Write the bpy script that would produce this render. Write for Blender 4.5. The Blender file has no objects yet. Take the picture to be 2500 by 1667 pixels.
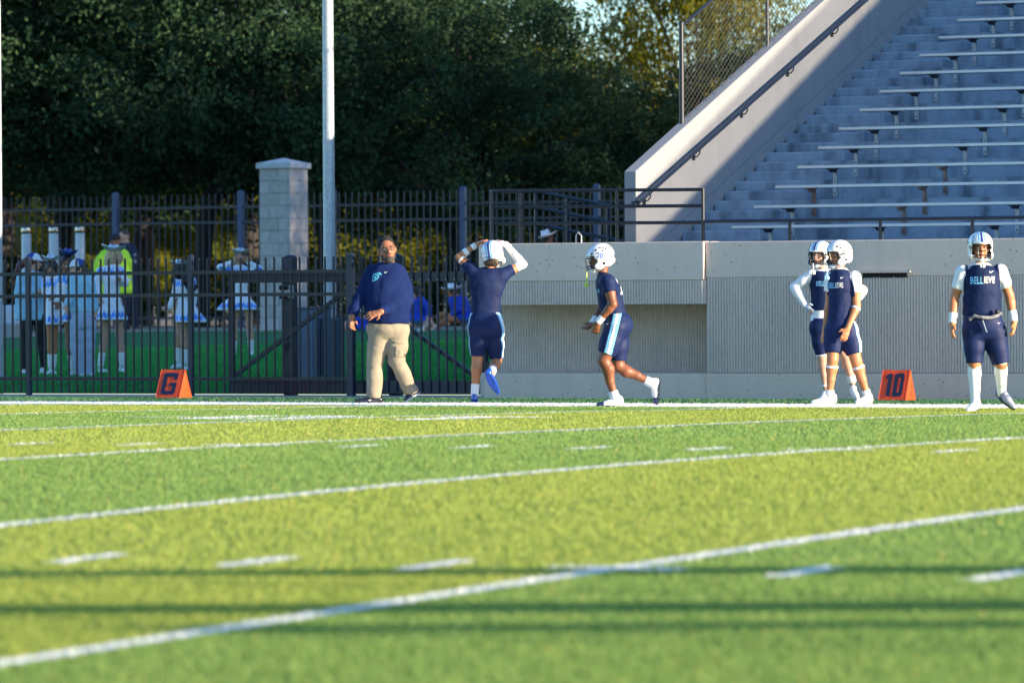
import bpy, bmesh, math, random
import numpy as np
from mathutils import Vector, Matrix, geometry
from mathutils.bvhtree import BVHTree

random.seed(7); rng = np.random.default_rng(7)
scene = bpy.context.scene
COL = scene.collection
R = math.radians

# ------------------------------------------------------------------ camera
F_PX = 13303.6; YAW = 0.489037; HOR = 753.06; ROLL = 0.00573
CAM = np.array([33.6896, -51.7901, 1.0589])
PITCH = math.atan((833.5 - HOR) / F_PX)
cam_data = bpy.data.cameras.new('camera')
cam = bpy.data.objects.new('camera', cam_data); COL.objects.link(cam)
cam_data.sensor_width = 36.0
cam_data.lens = F_PX / 2500 * 36
cam_data.clip_start = 0.5; cam_data.clip_end = 3000
cam_data.dof.use_dof = True
cam_data.dof.focus_distance = 60.0
cam_data.dof.aperture_fstop = 3.4
M = Matrix.Rotation(YAW, 4, 'Z') @ Matrix.Rotation(math.pi/2 - PITCH, 4, 'X') @ Matrix.Rotation(-ROLL, 4, 'Z')
M.translation = Vector(CAM)
cam.matrix_world = M
scene.camera = cam

# ------------------------------------------------------------------ light
SUN_AZ = 0.8; SUN_EL = 10.5           # azimuth from +X towards +Y
world = bpy.data.worlds.new('World'); scene.world = world; world.use_nodes = True
wn = world.node_tree; bg = wn.nodes['Background']
sky = wn.nodes.new('ShaderNodeTexSky'); sky.sky_type = 'NISHITA'; sky.sun_disc = False
sky.sun_elevation = R(SUN_EL); sky.sun_rotation = R(90 - SUN_AZ)
sky.air_density = 1.0; sky.dust_density = 0.3; sky.ozone_density = 4.5
wn.links.new(sky.outputs[0], bg.inputs['Color']); bg.inputs['Strength'].default_value = 0.15
sd = bpy.data.lights.new('sun', 'SUN'); sd.energy = 4.6; sd.angle = R(0.6); sd.color = (1.0, 0.82, 0.60)
sun = bpy.data.objects.new('sun', sd); COL.objects.link(sun)
sdir = Vector((math.cos(R(SUN_EL))*math.cos(R(SUN_AZ)), math.cos(R(SUN_EL))*math.sin(R(SUN_AZ)), math.sin(R(SUN_EL))))
sun.rotation_euler = sdir.to_track_quat('Z', 'Y').to_euler()
scene.view_settings.view_transform = 'Standard'; scene.view_settings.look = 'None'
scene.view_settings.gamma = 1.0; scene.view_settings.exposure = 1.5
scene.view_settings.use_curve_mapping = False
scene.render.engine = 'CYCLES'

# ------------------------------------------------------------------ helpers
def tag(o, label=None, cat=None, group=None, kind=None):
    if label: o['label'] = label
    if cat: o['category'] = cat
    if group: o['group'] = group
    if kind: o['kind'] = kind
    return o
def empty(name, loc=(0,0,0), rz=0, **k):
    o = bpy.data.objects.new(name, None); COL.objects.link(o)
    o.location = loc; o.rotation_euler = (0,0,rz); o.empty_display_size = .2
    return tag(o, **k)
def link(name, me, parent=None, **k):
    o = bpy.data.objects.new(name, me); COL.objects.link(o)
    if parent is not None: o.parent = parent
    return tag(o, **k)
def np_mesh(name, V, Fq, mats, smooth=False, midx=None):
    """V (n,3), Fq (m,3|4)"""
    me = bpy.data.meshes.new(name)
    V = np.ascontiguousarray(V, dtype=np.float32); Fq = np.ascontiguousarray(Fq, dtype=np.int32)
    k = Fq.shape[1]
    me.vertices.add(len(V)); me.vertices.foreach_set('co', V.ravel())
    me.loops.add(Fq.size); me.loops.foreach_set('vertex_index', Fq.ravel())
    me.polygons.add(len(Fq)); me.polygons.foreach_set('loop_start', np.arange(0, Fq.size, k, dtype=np.int32))
    try: me.polygons.foreach_set('loop_total', np.full(len(Fq), k, dtype=np.int32))
    except Exception: pass
    if smooth: me.polygons.foreach_set('use_smooth', np.ones(len(Fq), dtype=bool))
    for m in (mats if isinstance(mats, (list, tuple)) else [mats]): me.materials.append(m)
    if midx is not None: me.polygons.foreach_set('material_index', np.asarray(midx, dtype=np.int32))
    me.update(calc_edges=True)
    return me
class MB:
    """collects shapes into one mesh"""
    def __init__(s): s.v = []; s.f = []; s.m = []
    def add(s, V, Fs, mi=0):
        n = len(s.v); s.v += [tuple(map(float, p)) for p in V]
        for f in Fs: s.f.append(tuple(i+n for i in f)); s.m.append(mi)
    def box(s, x0, x1, y0, y1, z0, z1, mi=0):
        V = [(x0,y0,z0),(x1,y0,z0),(x1,y1,z0),(x0,y1,z0),(x0,y0,z1),(x1,y0,z1),(x1,y1,z1),(x0,y1,z1)]
        s.add(V, [(0,3,2,1),(4,5,6,7),(0,1,5,4),(1,2,6,5),(2,3,7,6),(3,0,4,7)], mi)
    def bar(s, a, b, w, h, mi=0):
        a = Vector(a); b = Vector(b); d = (b-a).normalized()
        up = Vector((0,0,1)) if abs(d.z) < .95 else Vector((0,1,0))
        sd_ = d.cross(up).normalized(); u = sd_.cross(d)
        V = []
        for p in (a, b):
            for i, j in ((-1,-1),(1,-1),(1,1),(-1,1)): V.append(p + sd_*(i*w/2) + u*(j*h/2))
        s.add(V, [(0,1,2,3),(7,6,5,4),(0,4,5,1),(1,5,6,2),(2,6,7,3),(3,7,4,0)], mi)
    def tube(s, pts, r, n=10, mi=0, caps=True):
        pts = [Vector(p) for p in pts]; rs = r if isinstance(r, (list, tuple)) else [r]*len(pts)
        V = []; Fs = []
        prev = None
        for i, p in enumerate(pts):
            d = (pts[min(i+1, len(pts)-1)] - pts[max(i-1, 0)]).normalized()
            if prev is None:
                up = Vector((0,0,1)) if abs(d.z) < .9 else Vector((1,0,0))
                e1 = d.cross(up).normalized()
            else: e1 = (prev - d*prev.dot(d)).normalized()
            prev = e1; e2 = d.cross(e1)
            for k in range(n):
                a = 2*math.pi*k/n; V.append(p + (e1*math.cos(a) + e2*math.sin(a))*rs[i])
        for i in range(len(pts)-1):
            for k in range(n):
                Fs.append((i*n+k, i*n+(k+1) % n, (i+1)*n+(k+1) % n, (i+1)*n+k))
        if caps: Fs += [tuple(reversed(range(n))), tuple(range((len(pts)-1)*n, len(pts)*n))]
        s.add(V, Fs, mi)
    def lathe(s, c, prof, n=24, mi=0, sx=1, sy=1):
        V = []; Fs = []
        for r, z in prof:
            for k in range(n):
                a = 2*math.pi*k/n; V.append((c[0]+r*math.cos(a)*sx, c[1]+r*math.sin(a)*sy, c[2]+z))
        for i in range(len(prof)-1):
            for k in range(n): Fs.append((i*n+k, i*n+(k+1) % n, (i+1)*n+(k+1) % n, (i+1)*n+k))
        s.add(V, Fs, mi)
    def poly(s, loops, mapf, mi=0):
        """planar polygon with holes; mapf maps (u,v) -> xyz"""
        vec = [[Vector((u, v, 0)) for u, v in lp] for lp in loops]
        tris = geometry.tessellate_polygon(vec)
        flat = [p for lp in loops for p in lp]
        Fs = []
        for t in tris:
            (x0,y0),(x1,y1),(x2,y2) = [flat[i] for i in t]
            ar = (x1-x0)*(y2-y0)-(x2-x0)*(y1-y0)
            if abs(ar) < 1e-12: continue
            Fs.append(t if ar > 0 else (t[0], t[2], t[1]))
        s.add([mapf(u, v) for u, v in flat], Fs, mi)
    def mesh(s, name, mats, smooth=False, bevel=0, seg=1):
        me = bpy.data.meshes.new(name); me.from_pydata(s.v, [], s.f)
        for m in (mats if isinstance(mats, (list, tuple)) else [mats]): me.materials.append(m)
        me.polygons.foreach_set('material_index', s.m)
        if bevel:
            bm = bmesh.new(); bm.from_mesh(me)
            bmesh.ops.bevel(bm, geom=bm.edges[:], offset=bevel, segments=seg, affect='EDGES', profile=.5)
            bm.to_mesh(me); bm.free()
        if smooth:
            me.polygons.foreach_set('use_smooth', [True]*len(me.polygons))
            try: me.set_sharp_from_angle(angle=R(40))
            except Exception: pass
        me.update()
        return me
    def build(s, name, mats, parent=None, smooth=False, bevel=0, seg=1, **k):
        return link(name, s.mesh(name, mats, smooth, bevel, seg), parent, **k)

# ------------------------------------------------------------------ materials
MATS = {}
def mat(name, col, rough=.8, var=0., vscale=8., bump=0., bscale=60., metal=0., spec=.5, trans=0., col2=None, stretch=(1,1,1), coat=0., sheen=0., obj=True, detail=4., bdist=.01, sss=0.):
    if name in MATS: return MATS[name]
    m = bpy.data.materials.new(name); m.use_nodes = True; nt = m.node_tree; N = nt.nodes; L = nt.links
    b = N['Principled BSDF']
    b.inputs['Roughness'].default_value = rough; b.inputs['Metallic'].default_value = metal
    b.inputs['Specular IOR Level'].default_value = spec
    b.inputs['Coat Weight'].default_value = coat
    b.inputs['Sheen Weight'].default_value = sheen
    if sss:
        b.inputs['Subsurface Weight'].default_value = sss; b.inputs['Subsurface Scale'].default_value = .02
        b.inputs['Subsurface Radius'].default_value = (1.0, .35, .2)
    c1 = (*col, 1)
    tc = N.new('ShaderNodeTexCoord'); mp = N.new('ShaderNodeMapping'); mp.inputs['Scale'].default_value = stretch
    L.new(tc.outputs['Object' if obj else 'Generated'], mp.inputs['Vector'])
    cout = None
    if var or col2:
        no = N.new('ShaderNodeTexNoise'); no.inputs['Scale'].default_value = vscale; no.inputs['Detail'].default_value = detail
        L.new(mp.outputs[0], no.inputs['Vector'])
        rp = N.new('ShaderNodeMapRange'); rp.inputs['From Min'].default_value = .32; rp.inputs['From Max'].default_value = .68
        L.new(no.outputs['Fac'], rp.inputs['Value'])
        mx = N.new('ShaderNodeMix'); mx.data_type = 'RGBA'
        a = col2 if col2 else tuple(c*(1-var) for c in col)
        bb = col if col2 else tuple(min(1, c*(1+var)) for c in col)
        mx.inputs['A'].default_value = (*a, 1); mx.inputs['B'].default_value = (*bb, 1)
        L.new(rp.outputs[0], mx.inputs['Factor']); cout = mx.outputs['Result']
        L.new(cout, b.inputs['Base Color'])
    else: b.inputs['Base Color'].default_value = c1
    if bump:
        n2 = N.new('ShaderNodeTexNoise'); n2.inputs['Scale'].default_value = bscale; n2.inputs['Detail'].default_value = 3
        L.new(mp.outputs[0], n2.inputs['Vector'])
        bp = N.new('ShaderNodeBump'); bp.inputs['Strength'].default_value = bump; bp.inputs['Distance'].default_value = bdist
        L.new(n2.outputs['Fac'], bp.inputs['Height']); L.new(bp.outputs[0], b.inputs['Normal'])
    if trans:
        tr = N.new('ShaderNodeBsdfTranslucent'); ms = N.new('ShaderNodeMixShader'); ms.inputs[0].default_value = trans
        if cout: L.new(cout, tr.inputs['Color'])
        else: tr.inputs['Color'].default_value = c1
        L.new(b.outputs[0], ms.inputs[1]); L.new(tr.outputs[0], ms.inputs[2])
        L.new(ms.outputs[0], N['Material Output'].inputs['Surface'])
    MATS[name] = m
    return m

def concrete(name, base, dark, pits=0., streak=.6, big=1.5, stain=.55):
    if name in MATS: return MATS[name]
    m = bpy.data.materials.new(name); m.use_nodes = True; nt = m.node_tree; N = nt.nodes; L = nt.links
    b = N['Principled BSDF']; b.inputs['Roughness'].default_value = .88; b.inputs['Specular IOR Level'].default_value = .3
    tc = N.new('ShaderNodeTexCoord')
    def noise(sc, st, det=5):
        mp = N.new('ShaderNodeMapping'); mp.inputs['Scale'].default_value = st; L.new(tc.outputs['Object'], mp.inputs['Vector'])
        n = N.new('ShaderNodeTexNoise'); n.inputs['Scale'].default_value = sc; n.inputs['Detail'].default_value = det
        L.new(mp.outputs[0], n.inputs['Vector']); return n.outputs['Fac']
    def rng_(v, a, b_, c=0., d=1.):
        r = N.new('ShaderNodeMapRange'); r.inputs['From Min'].default_value = a; r.inputs['From Max'].default_value = b_
        r.inputs['To Min'].default_value = c; r.inputs['To Max'].default_value = d; L.new(v, r.inputs['Value']); return r.outputs[0]
    def mul(a, b_):
        x = N.new('ShaderNodeMath'); x.operation = 'MULTIPLY'; L.new(a, x.inputs[0]); L.new(b_, x.inputs[1]); return x.outputs[0]
    st = rng_(noise(5, (1.0, 1.0, .12)), .40, .66, 0, streak)
    bg_ = rng_(noise(big, (1,1,.6)), .35, .7, 0, stain)
    fine = rng_(noise(45, (1,1,1)), .3, .7, 0, .25)
    ad = N.new('ShaderNodeMath'); ad.operation = 'ADD'; ad.use_clamp = True
    L.new(mul(st, bg_), ad.inputs[0]); L.new(mul(bg_, fine), ad.inputs[1])
    ad2 = N.new('ShaderNodeMath'); ad2.operation = 'ADD'; ad2.use_clamp = True
    L.new(ad.outputs[0], ad2.inputs[0]); L.new(rng_(noise(14, (1,1,1)), .3, .75, 0, .22), ad2.inputs[1])
    out = ad2.outputs[0]
    mx = N.new('ShaderNodeMix'); mx.data_type = 'RGBA'
    mx.inputs['A'].default_value = (*base, 1); mx.inputs['B'].default_value = (*dark, 1); L.new(out, mx.inputs['Factor'])
    colr = mx.outputs['Result']
    if pits:
        vo = N.new('ShaderNodeTexVoronoi'); vo.inputs['Scale'].default_value = 15; L.new(tc.outputs['Object'], vo.inputs['Vector'])
        pm = mul(rng_(vo.outputs['Distance'], .14, .09), rng_(noise(3, (1,1,1)), .46, .52))
        m2 = N.new('ShaderNodeMix'); m2.data_type = 'RGBA'; m2.inputs['B'].default_value = (.05,.048,.045,1)
        L.new(colr, m2.inputs['A']); L.new(pm, m2.inputs['Factor']); colr = m2.outputs['Result']
    L.new(colr, b.inputs['Base Color'])
    bp = N.new('ShaderNodeBump'); bp.inputs['Strength'].default_value = .5; bp.inputs['Distance'].default_value = .004
    L.new(noise(70, (1,1,1)), bp.inputs['Height']); L.new(bp.outputs[0], b.inputs['Normal'])
    MATS[name] = m; return m

m_cap = concrete('coping_concrete', (.76,.60,.485), (.55,.435,.35), pits=1, streak=.5)
m_wall = concrete('ribbed_concrete', (.72,.595,.50), (.47,.395,.335), streak=.9)
m_side = concrete('parapet_concrete', (.27,.275,.285), (.20,.208,.222), streak=1., big=1.0)
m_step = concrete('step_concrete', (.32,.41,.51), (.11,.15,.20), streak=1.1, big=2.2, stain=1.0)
m_groove = mat('groove_shade', (.48,.42,.35), .95, var=.3, vscale=20)  # shade between the ribs painted in as a darker groove colour
m_kerb = concrete('kerb_concrete', (.40,.38,.36), (.22,.2,.19))
m_block = concrete('split_face_block', (.50,.45,.42), (.30,.26,.24), big=4)
m_black = mat('black_paint', (.012,.014,.022), .38, spec=.5, bump=.05, bscale=90)
m_navy = mat('navy_metal_paint', (.012,.020,.040), .35, var=.2, vscale=5, bump=.05, bscale=80)
m_galv = mat('galvanised_steel', (.46,.50,.52), .5, var=.14, vscale=22, metal=.35, bump=.08, bscale=120)
m_alu = mat('bench_aluminium', (.62,.62,.62), .42, var=.1, vscale=6, metal=.55, stretch=(.3,1,1))
m_rust = mat('rusty_steel', (.42,.36,.32), .7, col2=(.20,.085,.05), vscale=7, metal=.2)
m_wire = mat('chain_wire', (.085,.08,.07), .5, metal=.2)
m_lawn = mat('lawn_grass', (.030,.20,.04), .9, col2=(.02,.14,.032), vscale=14, bump=.8, bscale=120, bdist=.03)
m_dirt = mat('dry_ground', (.30,.24,.17), .95, var=.3, vscale=2, bump=.3)
m_bark = mat('oak_bark', (.035,.03,.027), .95, var=.4, vscale=6, bump=.9, bscale=14, stretch=(1,1,.2), bdist=.03)
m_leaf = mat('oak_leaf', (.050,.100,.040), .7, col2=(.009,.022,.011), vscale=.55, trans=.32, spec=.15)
m_leaf2 = mat('sunlit_oak_leaf', (.22,.19,.008), .7, col2=(.06,.09,.010), vscale=1.5, trans=.4, spec=.15)  # brighter copy of the oak leaf, with the sun's yellow put into its colour
m_turf_l = mat('turf_light', (.26,.34,.05), .8, col2=(.22,.30,.045), vscale=3)
m_turf_d = mat('turf_dark', (.18,.29,.065), .8, col2=(.15,.25,.06), vscale=3)
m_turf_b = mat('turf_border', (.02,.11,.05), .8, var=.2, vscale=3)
m_blade_l = mat('turf_blade_light', (.37,.43,.080), .6, col2=(.32,.39,.072), vscale=1.1, trans=.5, spec=.4)
m_blade_d = mat('turf_blade_dark', (.255,.375,.085), .6, col2=(.215,.34,.078), vscale=1.1, trans=.5, spec=.4)
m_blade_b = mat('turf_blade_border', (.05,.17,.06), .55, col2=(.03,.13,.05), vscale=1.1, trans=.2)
m_blade_w = mat('turf_blade_white', (.82,.82,.80), .6, var=.04, vscale=3, trans=.4)
m_line = mat('turf_white', (.74,.73,.69), .8, var=.06, vscale=10)
m_gold = mat('turf_blade_straw', (.42,.30,.06), .6, trans=.2)

# ------------------------------------------------------------------ terrain profiles
_ky = [-60,-52,-45,-38,-30.48,-24.4,-18.29,-9,0,5]; _kz = [-.70,-.58,-.44,-.285,-.09,.045,.09,.07,0,0]
def field_z(Y):
    Y = np.asarray(Y, dtype=float)
    return sum(np.interp(Y+o, _ky, _kz) for o in (-3,-1.5,0,1.5,3))/5*(Y < 0) + 0*(Y >= 0)
def field_zs(Y):
    Y = np.asarray(Y, dtype=float)
    w = np.clip(-Y/4, 0, 1)
    return field_z(np.minimum(Y, -.001))*w
_ly = [5.9,6.25,7.5,9,14,20,25,31,34,38,400]; _lz = [.02,.05,.15,.19,.20,.28,.36,.60,.68,.70,.8]
def lawn_z(Y): return float(np.interp(Y, _ly, _lz))

def ray(x, y):
    u = x-1250; v = y-833.5; cr, sr = math.cos(ROLL), math.sin(ROLL)
    a = u*cr - v*sr; b = u*sr + v*cr; cp, sp = math.cos(PITCH), math.sin(PITCH)
    fw = F_PX*cp - b*sp; up = -F_PX*sp - b*cp; c, s = math.cos(YAW), math.sin(YAW)
    return np.array([a*c - fw*s, a*s + fw*c, up])
def spot(x, y, lawn=False):
    """where a measured sight line meets the ground"""
    d = ray(x, y)
    if not lawn:
        t = (0 - CAM[2])/d[2]; P = CAM + t*d
        for _ in range(4):
            t = (float(field_zs(P[1])) - CAM[2])/d[2]; P = CAM + t*d
        return P
    for t in np.linspace(.0042, .012, 6000):
        P = CAM + t*d
        if P[1] > 5.5 and P[2] <= lawn_z(P[1]): return P
    return P
def scale_at(P):
    d = P - CAM; return F_PX/(-d[0]*math.sin(YAW) + d[1]*math.cos(YAW))
YD = .9144

# ================================================================== SETTING
# ---- turf in five-yard panels
def sheet(name, x0, x1, y0, y1, lift, m, parent=None, zf=field_zs, n=None, **k):
    n = n or max(2, int(abs(y1-y0)/1.0)+1)
    ys = np.linspace(y0, y1, n); V = []; Fs = []
    for i, y in enumerate(ys):
        z = float(zf(y)) + lift; V += [(x0, y, z), (x1, y, z)]
        if i: Fs.append((2*i-2, 2*i-1, 2*i+1, 2*i))
    mb = MB(); mb.add(V, Fs); return mb.build(name, m, parent, **k)
field = empty('football_field', (0,0,0), kind='structure')
for k in range(-6, 20):
    light = (k % 2 == 0)
    sheet('turf_panel', k*5*YD, (k+1)*5*YD, -58, -.001, 0, m_turf_l if light else m_turf_d, field)
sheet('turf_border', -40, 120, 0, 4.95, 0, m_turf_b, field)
LINES = []   # x0,x1,y0,y1
def line(x0, x1, y0, y1, name='painted_line'):
    LINES.append((x0, x1, y0, y1)); sheet(name, x0, x1, y0, y1, .006 if name == 'sideline' else .012, m_line, field)
for k in range(-1, 16):
    line(k*5*YD-.055, k*5*YD+.055, -48.768, -.002)
line(-20, 100, 0.0, 1.83, 'sideline')
for k in range(-8, 80):
    if k % 5 == 0: continue
    for yy in (-18.288, -30.48):
        line(k*YD-.055, k*YD+.055, yy-.305, yy+.305, 'hash_mark')
for k in range(-1, 16):
    for yy in (-18.288, -30.48):
        for sx in (-1, 1): line(k*5*YD+(.057 if sx > 0 else -.33), k*5*YD+(.33 if sx > 0 else -.057), yy-.055, yy+.055, 'hash_mark')
def glyph(polys, X, Y0, w, h, name, flip=True):
    mb = MB()
    def mp_(u, v):
        if flip: u, v = 1-u, 1-v
        y = Y0 + v*h; return (X + u*w, y, float(field_zs(y)) + .008)
    mb.poly(polys, mp_); mb.build(name, m_line, field)
one_p = [[(.1,0),(.9,0),(.9,.16),(.66,.16),(.66,1),(.42,1),(.12,.8),(.12,.62),(.36,.7),(.36,.16),(.1,.16)]]
zero_p = [[(.25,0),(.75,0),(.95,.15),(.95,.85),(.75,1),(.25,1),(.05,.85),(.05,.15)], [(.32,.17),(.68,.17),(.68,.83),(.32,.83)]]
two_p = [[(0,0),(1,0),(1,.18),(.42,.18),(.98,.62),(.98,.86),(.8,1),(.2,1),(.02,.86),(.02,.7),(.3,.7),(.36,.82),(.64,.82),(.7,.72),(.02,.2)]]
for Xc, g in ((9.144, one_p), (18.288, two_p)):
    glyph(zero_p, Xc-.3-1.3, -9.5, 1.3, 1.83, 'field_number')
    glyph(g, Xc+.3, -9.5, 1.3, 1.83, 'field_number')
    LINES.append((Xc-1.6, Xc-1.2, -9.4, -7.8)); LINES.append((Xc-.65, Xc-.35, -9.4, -7.8)); LINES.append((Xc-1.4, Xc-.5, -9.5, -9.2)); LINES.append((Xc-1.4, Xc-.5, -8.0, -7.67))
    LINES.append((Xc+.75, Xc+1.1, -9.5, -7.67)); LINES.append((Xc+.4, Xc+1.5, -8.0, -7.67))
mb = MB(); mb.poly([[(0,.5),(1,0),(1,1)]], lambda u, v: (6.5+u*.75, -9.0+v*.9, float(field_zs(-8.6))+.008)); mb.build('direction_arrow', m_line, field)

# ---- turf blades: upright fibres that catch the low sun
def blades(n, dmin, dmax, seed, hgt=.034, wid=.012, extra=0.):
    g = np.random.default_rng(seed)
    # area-uniform over the part of the field the lens can see (with a generous margin to each side)
    D = np.sqrt(g.uniform(dmin**2, dmax**2, n)); half = D*1250/F_PX*1.22
    lat = g.uniform(-1, 1, n)*half
    if extra:
        D = g.uniform(dmin, dmax, n); half = D*1250/F_PX*1.20; lat = (half + g.uniform(0, extra, n))*np.where(g.random(n) < .5, -1, 1)
    X = CAM[0] + lat*math.cos(YAW) - D*math.sin(YAW); Y = CAM[1] + lat*math.sin(YAW) + D*math.cos(YAW)
    ok = (Y < 4.7) & (Y > -57)
    X, Y = X[ok], Y[ok]; n = len(X)
    Z = field_zs(Y)
    az = g.uniform(0, 2*np.pi, n); w = wid*g.uniform(.6, 1.5, n); h = hgt*g.uniform(.55, 1.15, n)
    lean = g.normal(0, .35, (n, 2))*h[:, None]
    V = np.empty((n, 3, 3), np.float32)
    V[:,0] = np.stack([X-np.cos(az)*w/2, Y-np.sin(az)*w/2, Z+.001], 1)
    V[:,1] = np.stack([X+np.cos(az)*w/2, Y+np.sin(az)*w/2, Z+.001], 1)
    V[:,2] = np.stack([X+lean[:,0], Y+lean[:,1], Z+h], 1)
    cls = np.where((np.floor(X/(5*YD)).astype(int) % 2) == 0, 0, 1)
    cls[Y > 0] = 2
    cls[g.random(n) < .012] = 4
    for (a, b, c, d) in LINES: cls[(X > a-.006) & (X < b+.006) & (Y > c-.006) & (Y < d+.006)] = 3
    cls[(cls == 3) & (g.random(n) < np.where(Y > -.1, .12, .40))] = 9
    return V, cls
parts = [blades(260000, 10, 24, 1, .026, .011), blades(230000, 24, 40, 2, .024, .012), blades(300000, 40, 68, 3, .020, .014),
         blades(170000, 8, 24, 4, .026, .022, 4.2), blades(120000, 24, 40, 5, .024, .022, 4.5), blades(150000, 40, 68, 6, .020, .022, 5.5)]
V = np.concatenate([p[0] for p in parts]); cl = np.concatenate([p[1] for p in parts])
for c, nm, m in ((0, 'light_turf_fibres', m_blade_l), (1, 'dark_turf_fibres', m_blade_d), (2, 'border_turf_fibres', m_blade_b), (3, 'white_line_fibres', m_blade_w), (4, 'straw_fibres', m_gold)):
    v = V[cl == c].reshape(-1, 3)
    link(nm, np_mesh(nm, v, np.arange(len(v)).reshape(-1, 3), m), None, kind='stuff', label='short upright artificial turf fibres on the football field')

# ---- kerb and lawn and far ground
mb = MB(); mb.box(-40, 3.18, 4.98, 5.95, -.3, .015); mb.box(3.18, 3.6, 5.05, 6.0, -.3, .013)
mb.build('pavement', m_kerb, kind='structure')
xs_ = np.linspace(-70, 40, 90); ys_ = np.concatenate([np.linspace(5.951, 40, 90), [60, 90, 140, 260, 500]])
g = np.random.default_rng(3); V = []; Fs = []
for j, y in enumerate(ys_):
    for i, x in enumerate(xs_):
        V.append((x*(1 if y < 60 else 1+(y-60)/80), y, lawn_z(y)-(.0 if y > 6.2 else 0) + (g.normal(0, .008) if 6.3 < y < 60 else 0)))
for j in range(len(ys_)-1):
    for i in range(len(xs_)-1):
        a = j*len(xs_)+i; Fs.append((a, a+1, a+1+len(xs_), a+len(xs_)))
midx = [0 if ys_[j] < 33.6 else 1 for j in range(len(ys_)-1) for i in range(len(xs_)-1)]
lawn = link('lawn', np_mesh('lawn', np.array(V), np.array(Fs), [m_lawn, m_dirt], True, midx), None, kind='structure')
# lawn grass tufts
n = 150000; D = np.sqrt(g.uniform(62**2, 92**2, n)); half = D*1250/F_PX*1.15; lat = g.uniform(-1, .25, n)*half
X = CAM[0]+lat*math.cos(YAW)-D*math.sin(YAW); Y = CAM[1]+lat*math.sin(YAW)+D*math.cos(YAW)
ok = (Y > 6.05) & (Y < 33.6) & (X < 3.0); X, Y = X[ok], Y[ok]; n = len(X); Z = np.interp(Y, _ly, _lz)
az = g.uniform(0, 6.28, n); w = .02*g.uniform(.6,1.5,n); h = .055*g.uniform(.5,1.2,n)
V = np.stack([np.stack([X-np.cos(az)*w/2, Y-np.sin(az)*w/2, Z-.004], 1), np.stack([X+np.cos(az)*w/2, Y+np.sin(az)*w/2, Z-.004], 1), np.stack([X+g.normal(0,.02,n), Y+g.normal(0,.02,n), Z+h], 1)], 1).reshape(-1, 3)
m_lblade = mat('lawn_blade', (.045,.38,.065), .6, col2=(.03,.27,.05), vscale=1.5, trans=.25)
link('lawn_grass', np_mesh('lawn_grass', V, np.arange(len(V)).reshape(-1,3), m_lblade), None, kind='stuff', label='mown green grass on the lawn behind the gate')
# ================================================================== STADIUM WALL AND STANDS
XE = 16.6    # right end of this block of stands, outside the picture
WY = 4.84
wall = empty('stadium_wall', (0,0,0), label='grey concrete field wall with ribs, coping and base strip below the stands', cat='wall')
mb = MB(); mb.box(6.095, XE, WY, 5.25, 1.40, 1.815); mb.build('coping', m_cap, wall, bevel=.008)
mb = MB(); mb.box(3.13, 6.085, WY-.035, 5.25, 1.375, 1.822); mb.build('coping', m_cap, wall, bevel=.008, label='coping of the ledge, holding the guard rail')
def ribs(name, x0, x1, y, z0, z1, pitch=.036, dep=.014, par=wall):
    n = int((x1-x0)/pitch); xs = []; ys = []
    for i in range(n):
        x = x0 + i*pitch
        for fx, fy in ((0,0),(.12,.0),(.22,-.55),(.34,-.95),(.5,-1),(.66,-.95),(.78,-.55),(.88,0)):
            xs.append(x+fx*pitch); ys.append(y + fy*dep)
    xs.append(x1); ys.append(y)
    nz = max(2, int((z1-z0)/.06)); zs = np.linspace(z0, z1, nz); g = np.random.default_rng(int(x0*100)+5)
    A = np.array([(a, b, z) for z in zs for a, b in zip(xs, ys)])
    m_ = len(xs); A[:,1] += g.normal(0, .0009, len(A)); A[:,0] += g.normal(0, .0005, len(A))
    idx = np.arange(m_*nz).reshape(nz, m_)
    Q = np.stack([idx[:-1,:-1], idx[:-1,1:], idx[1:,1:], idx[1:,:-1]], -1).reshape(-1, 4)
    pat = np.array([1,0,0,0,0,0,0,1]*n)[:m_-1]; mi = np.tile(pat, (nz-1, 1)).ravel()
    link(name, np_mesh(name, A, Q, [m_wall, m_groove], False, mi), par)
ribs('ribbed_panel', 6.11, XE, WY+.01, .31, 1.392)
ribs('ribbed_panel', 3.30, 6.08, WY-.02, 1.10, 1.370)
ribs('ribbed_panel', 2.87, 6.08, 5.62, .28, 1.12)
mb = MB(); mb.box(6.10, 8.07, WY+.012, 5.3, .302, 1.40); mb.box(8.635, XE, WY+.012, 5.3, .302, 1.40); mb.box(8.07, 8.635, WY+.012, 5.3, .302, 1.385); mb.box(8.07, 8.635, 5.0, 5.3, 1.386, 1.398)
mb.box(3.30, 6.095, WY-.018, 5.3, 1.10, 1.374); mb.box(2.86, 6.095, 5.622, 5.8, .0, 1.14); mb.box(2.9, 6.095, 5.301, 5.8, 1.141, 1.448)
mb.build('core', m_wall, wall)
mb = MB(); mb.box(3.19, 6.099, WY-.03, 5.60, -.05, .298); mb.box(2.87, 3.188, 5.31, 5.60, -.05, .297); mb.box(6.101, XE, WY-.03, 5.3, -.05, .298); mb.build('base_strip', m_cap, wall, bevel=.006)
mb = MB(); mb.box(8.08, 8.63, WY-.004, WY+.004, 1.383, 1.437); mb.build('dark_slot_plate', mat('slot_dark', (.01,.01,.012), .9), wall)  # near-black plate stands in for the shade inside the slot opening
mb = MB(); mb.box(8.02, 8.69, WY-.05, WY-.004, 1.44, 1.458); mb.build('slot_lip', m_cap, wall)

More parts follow.
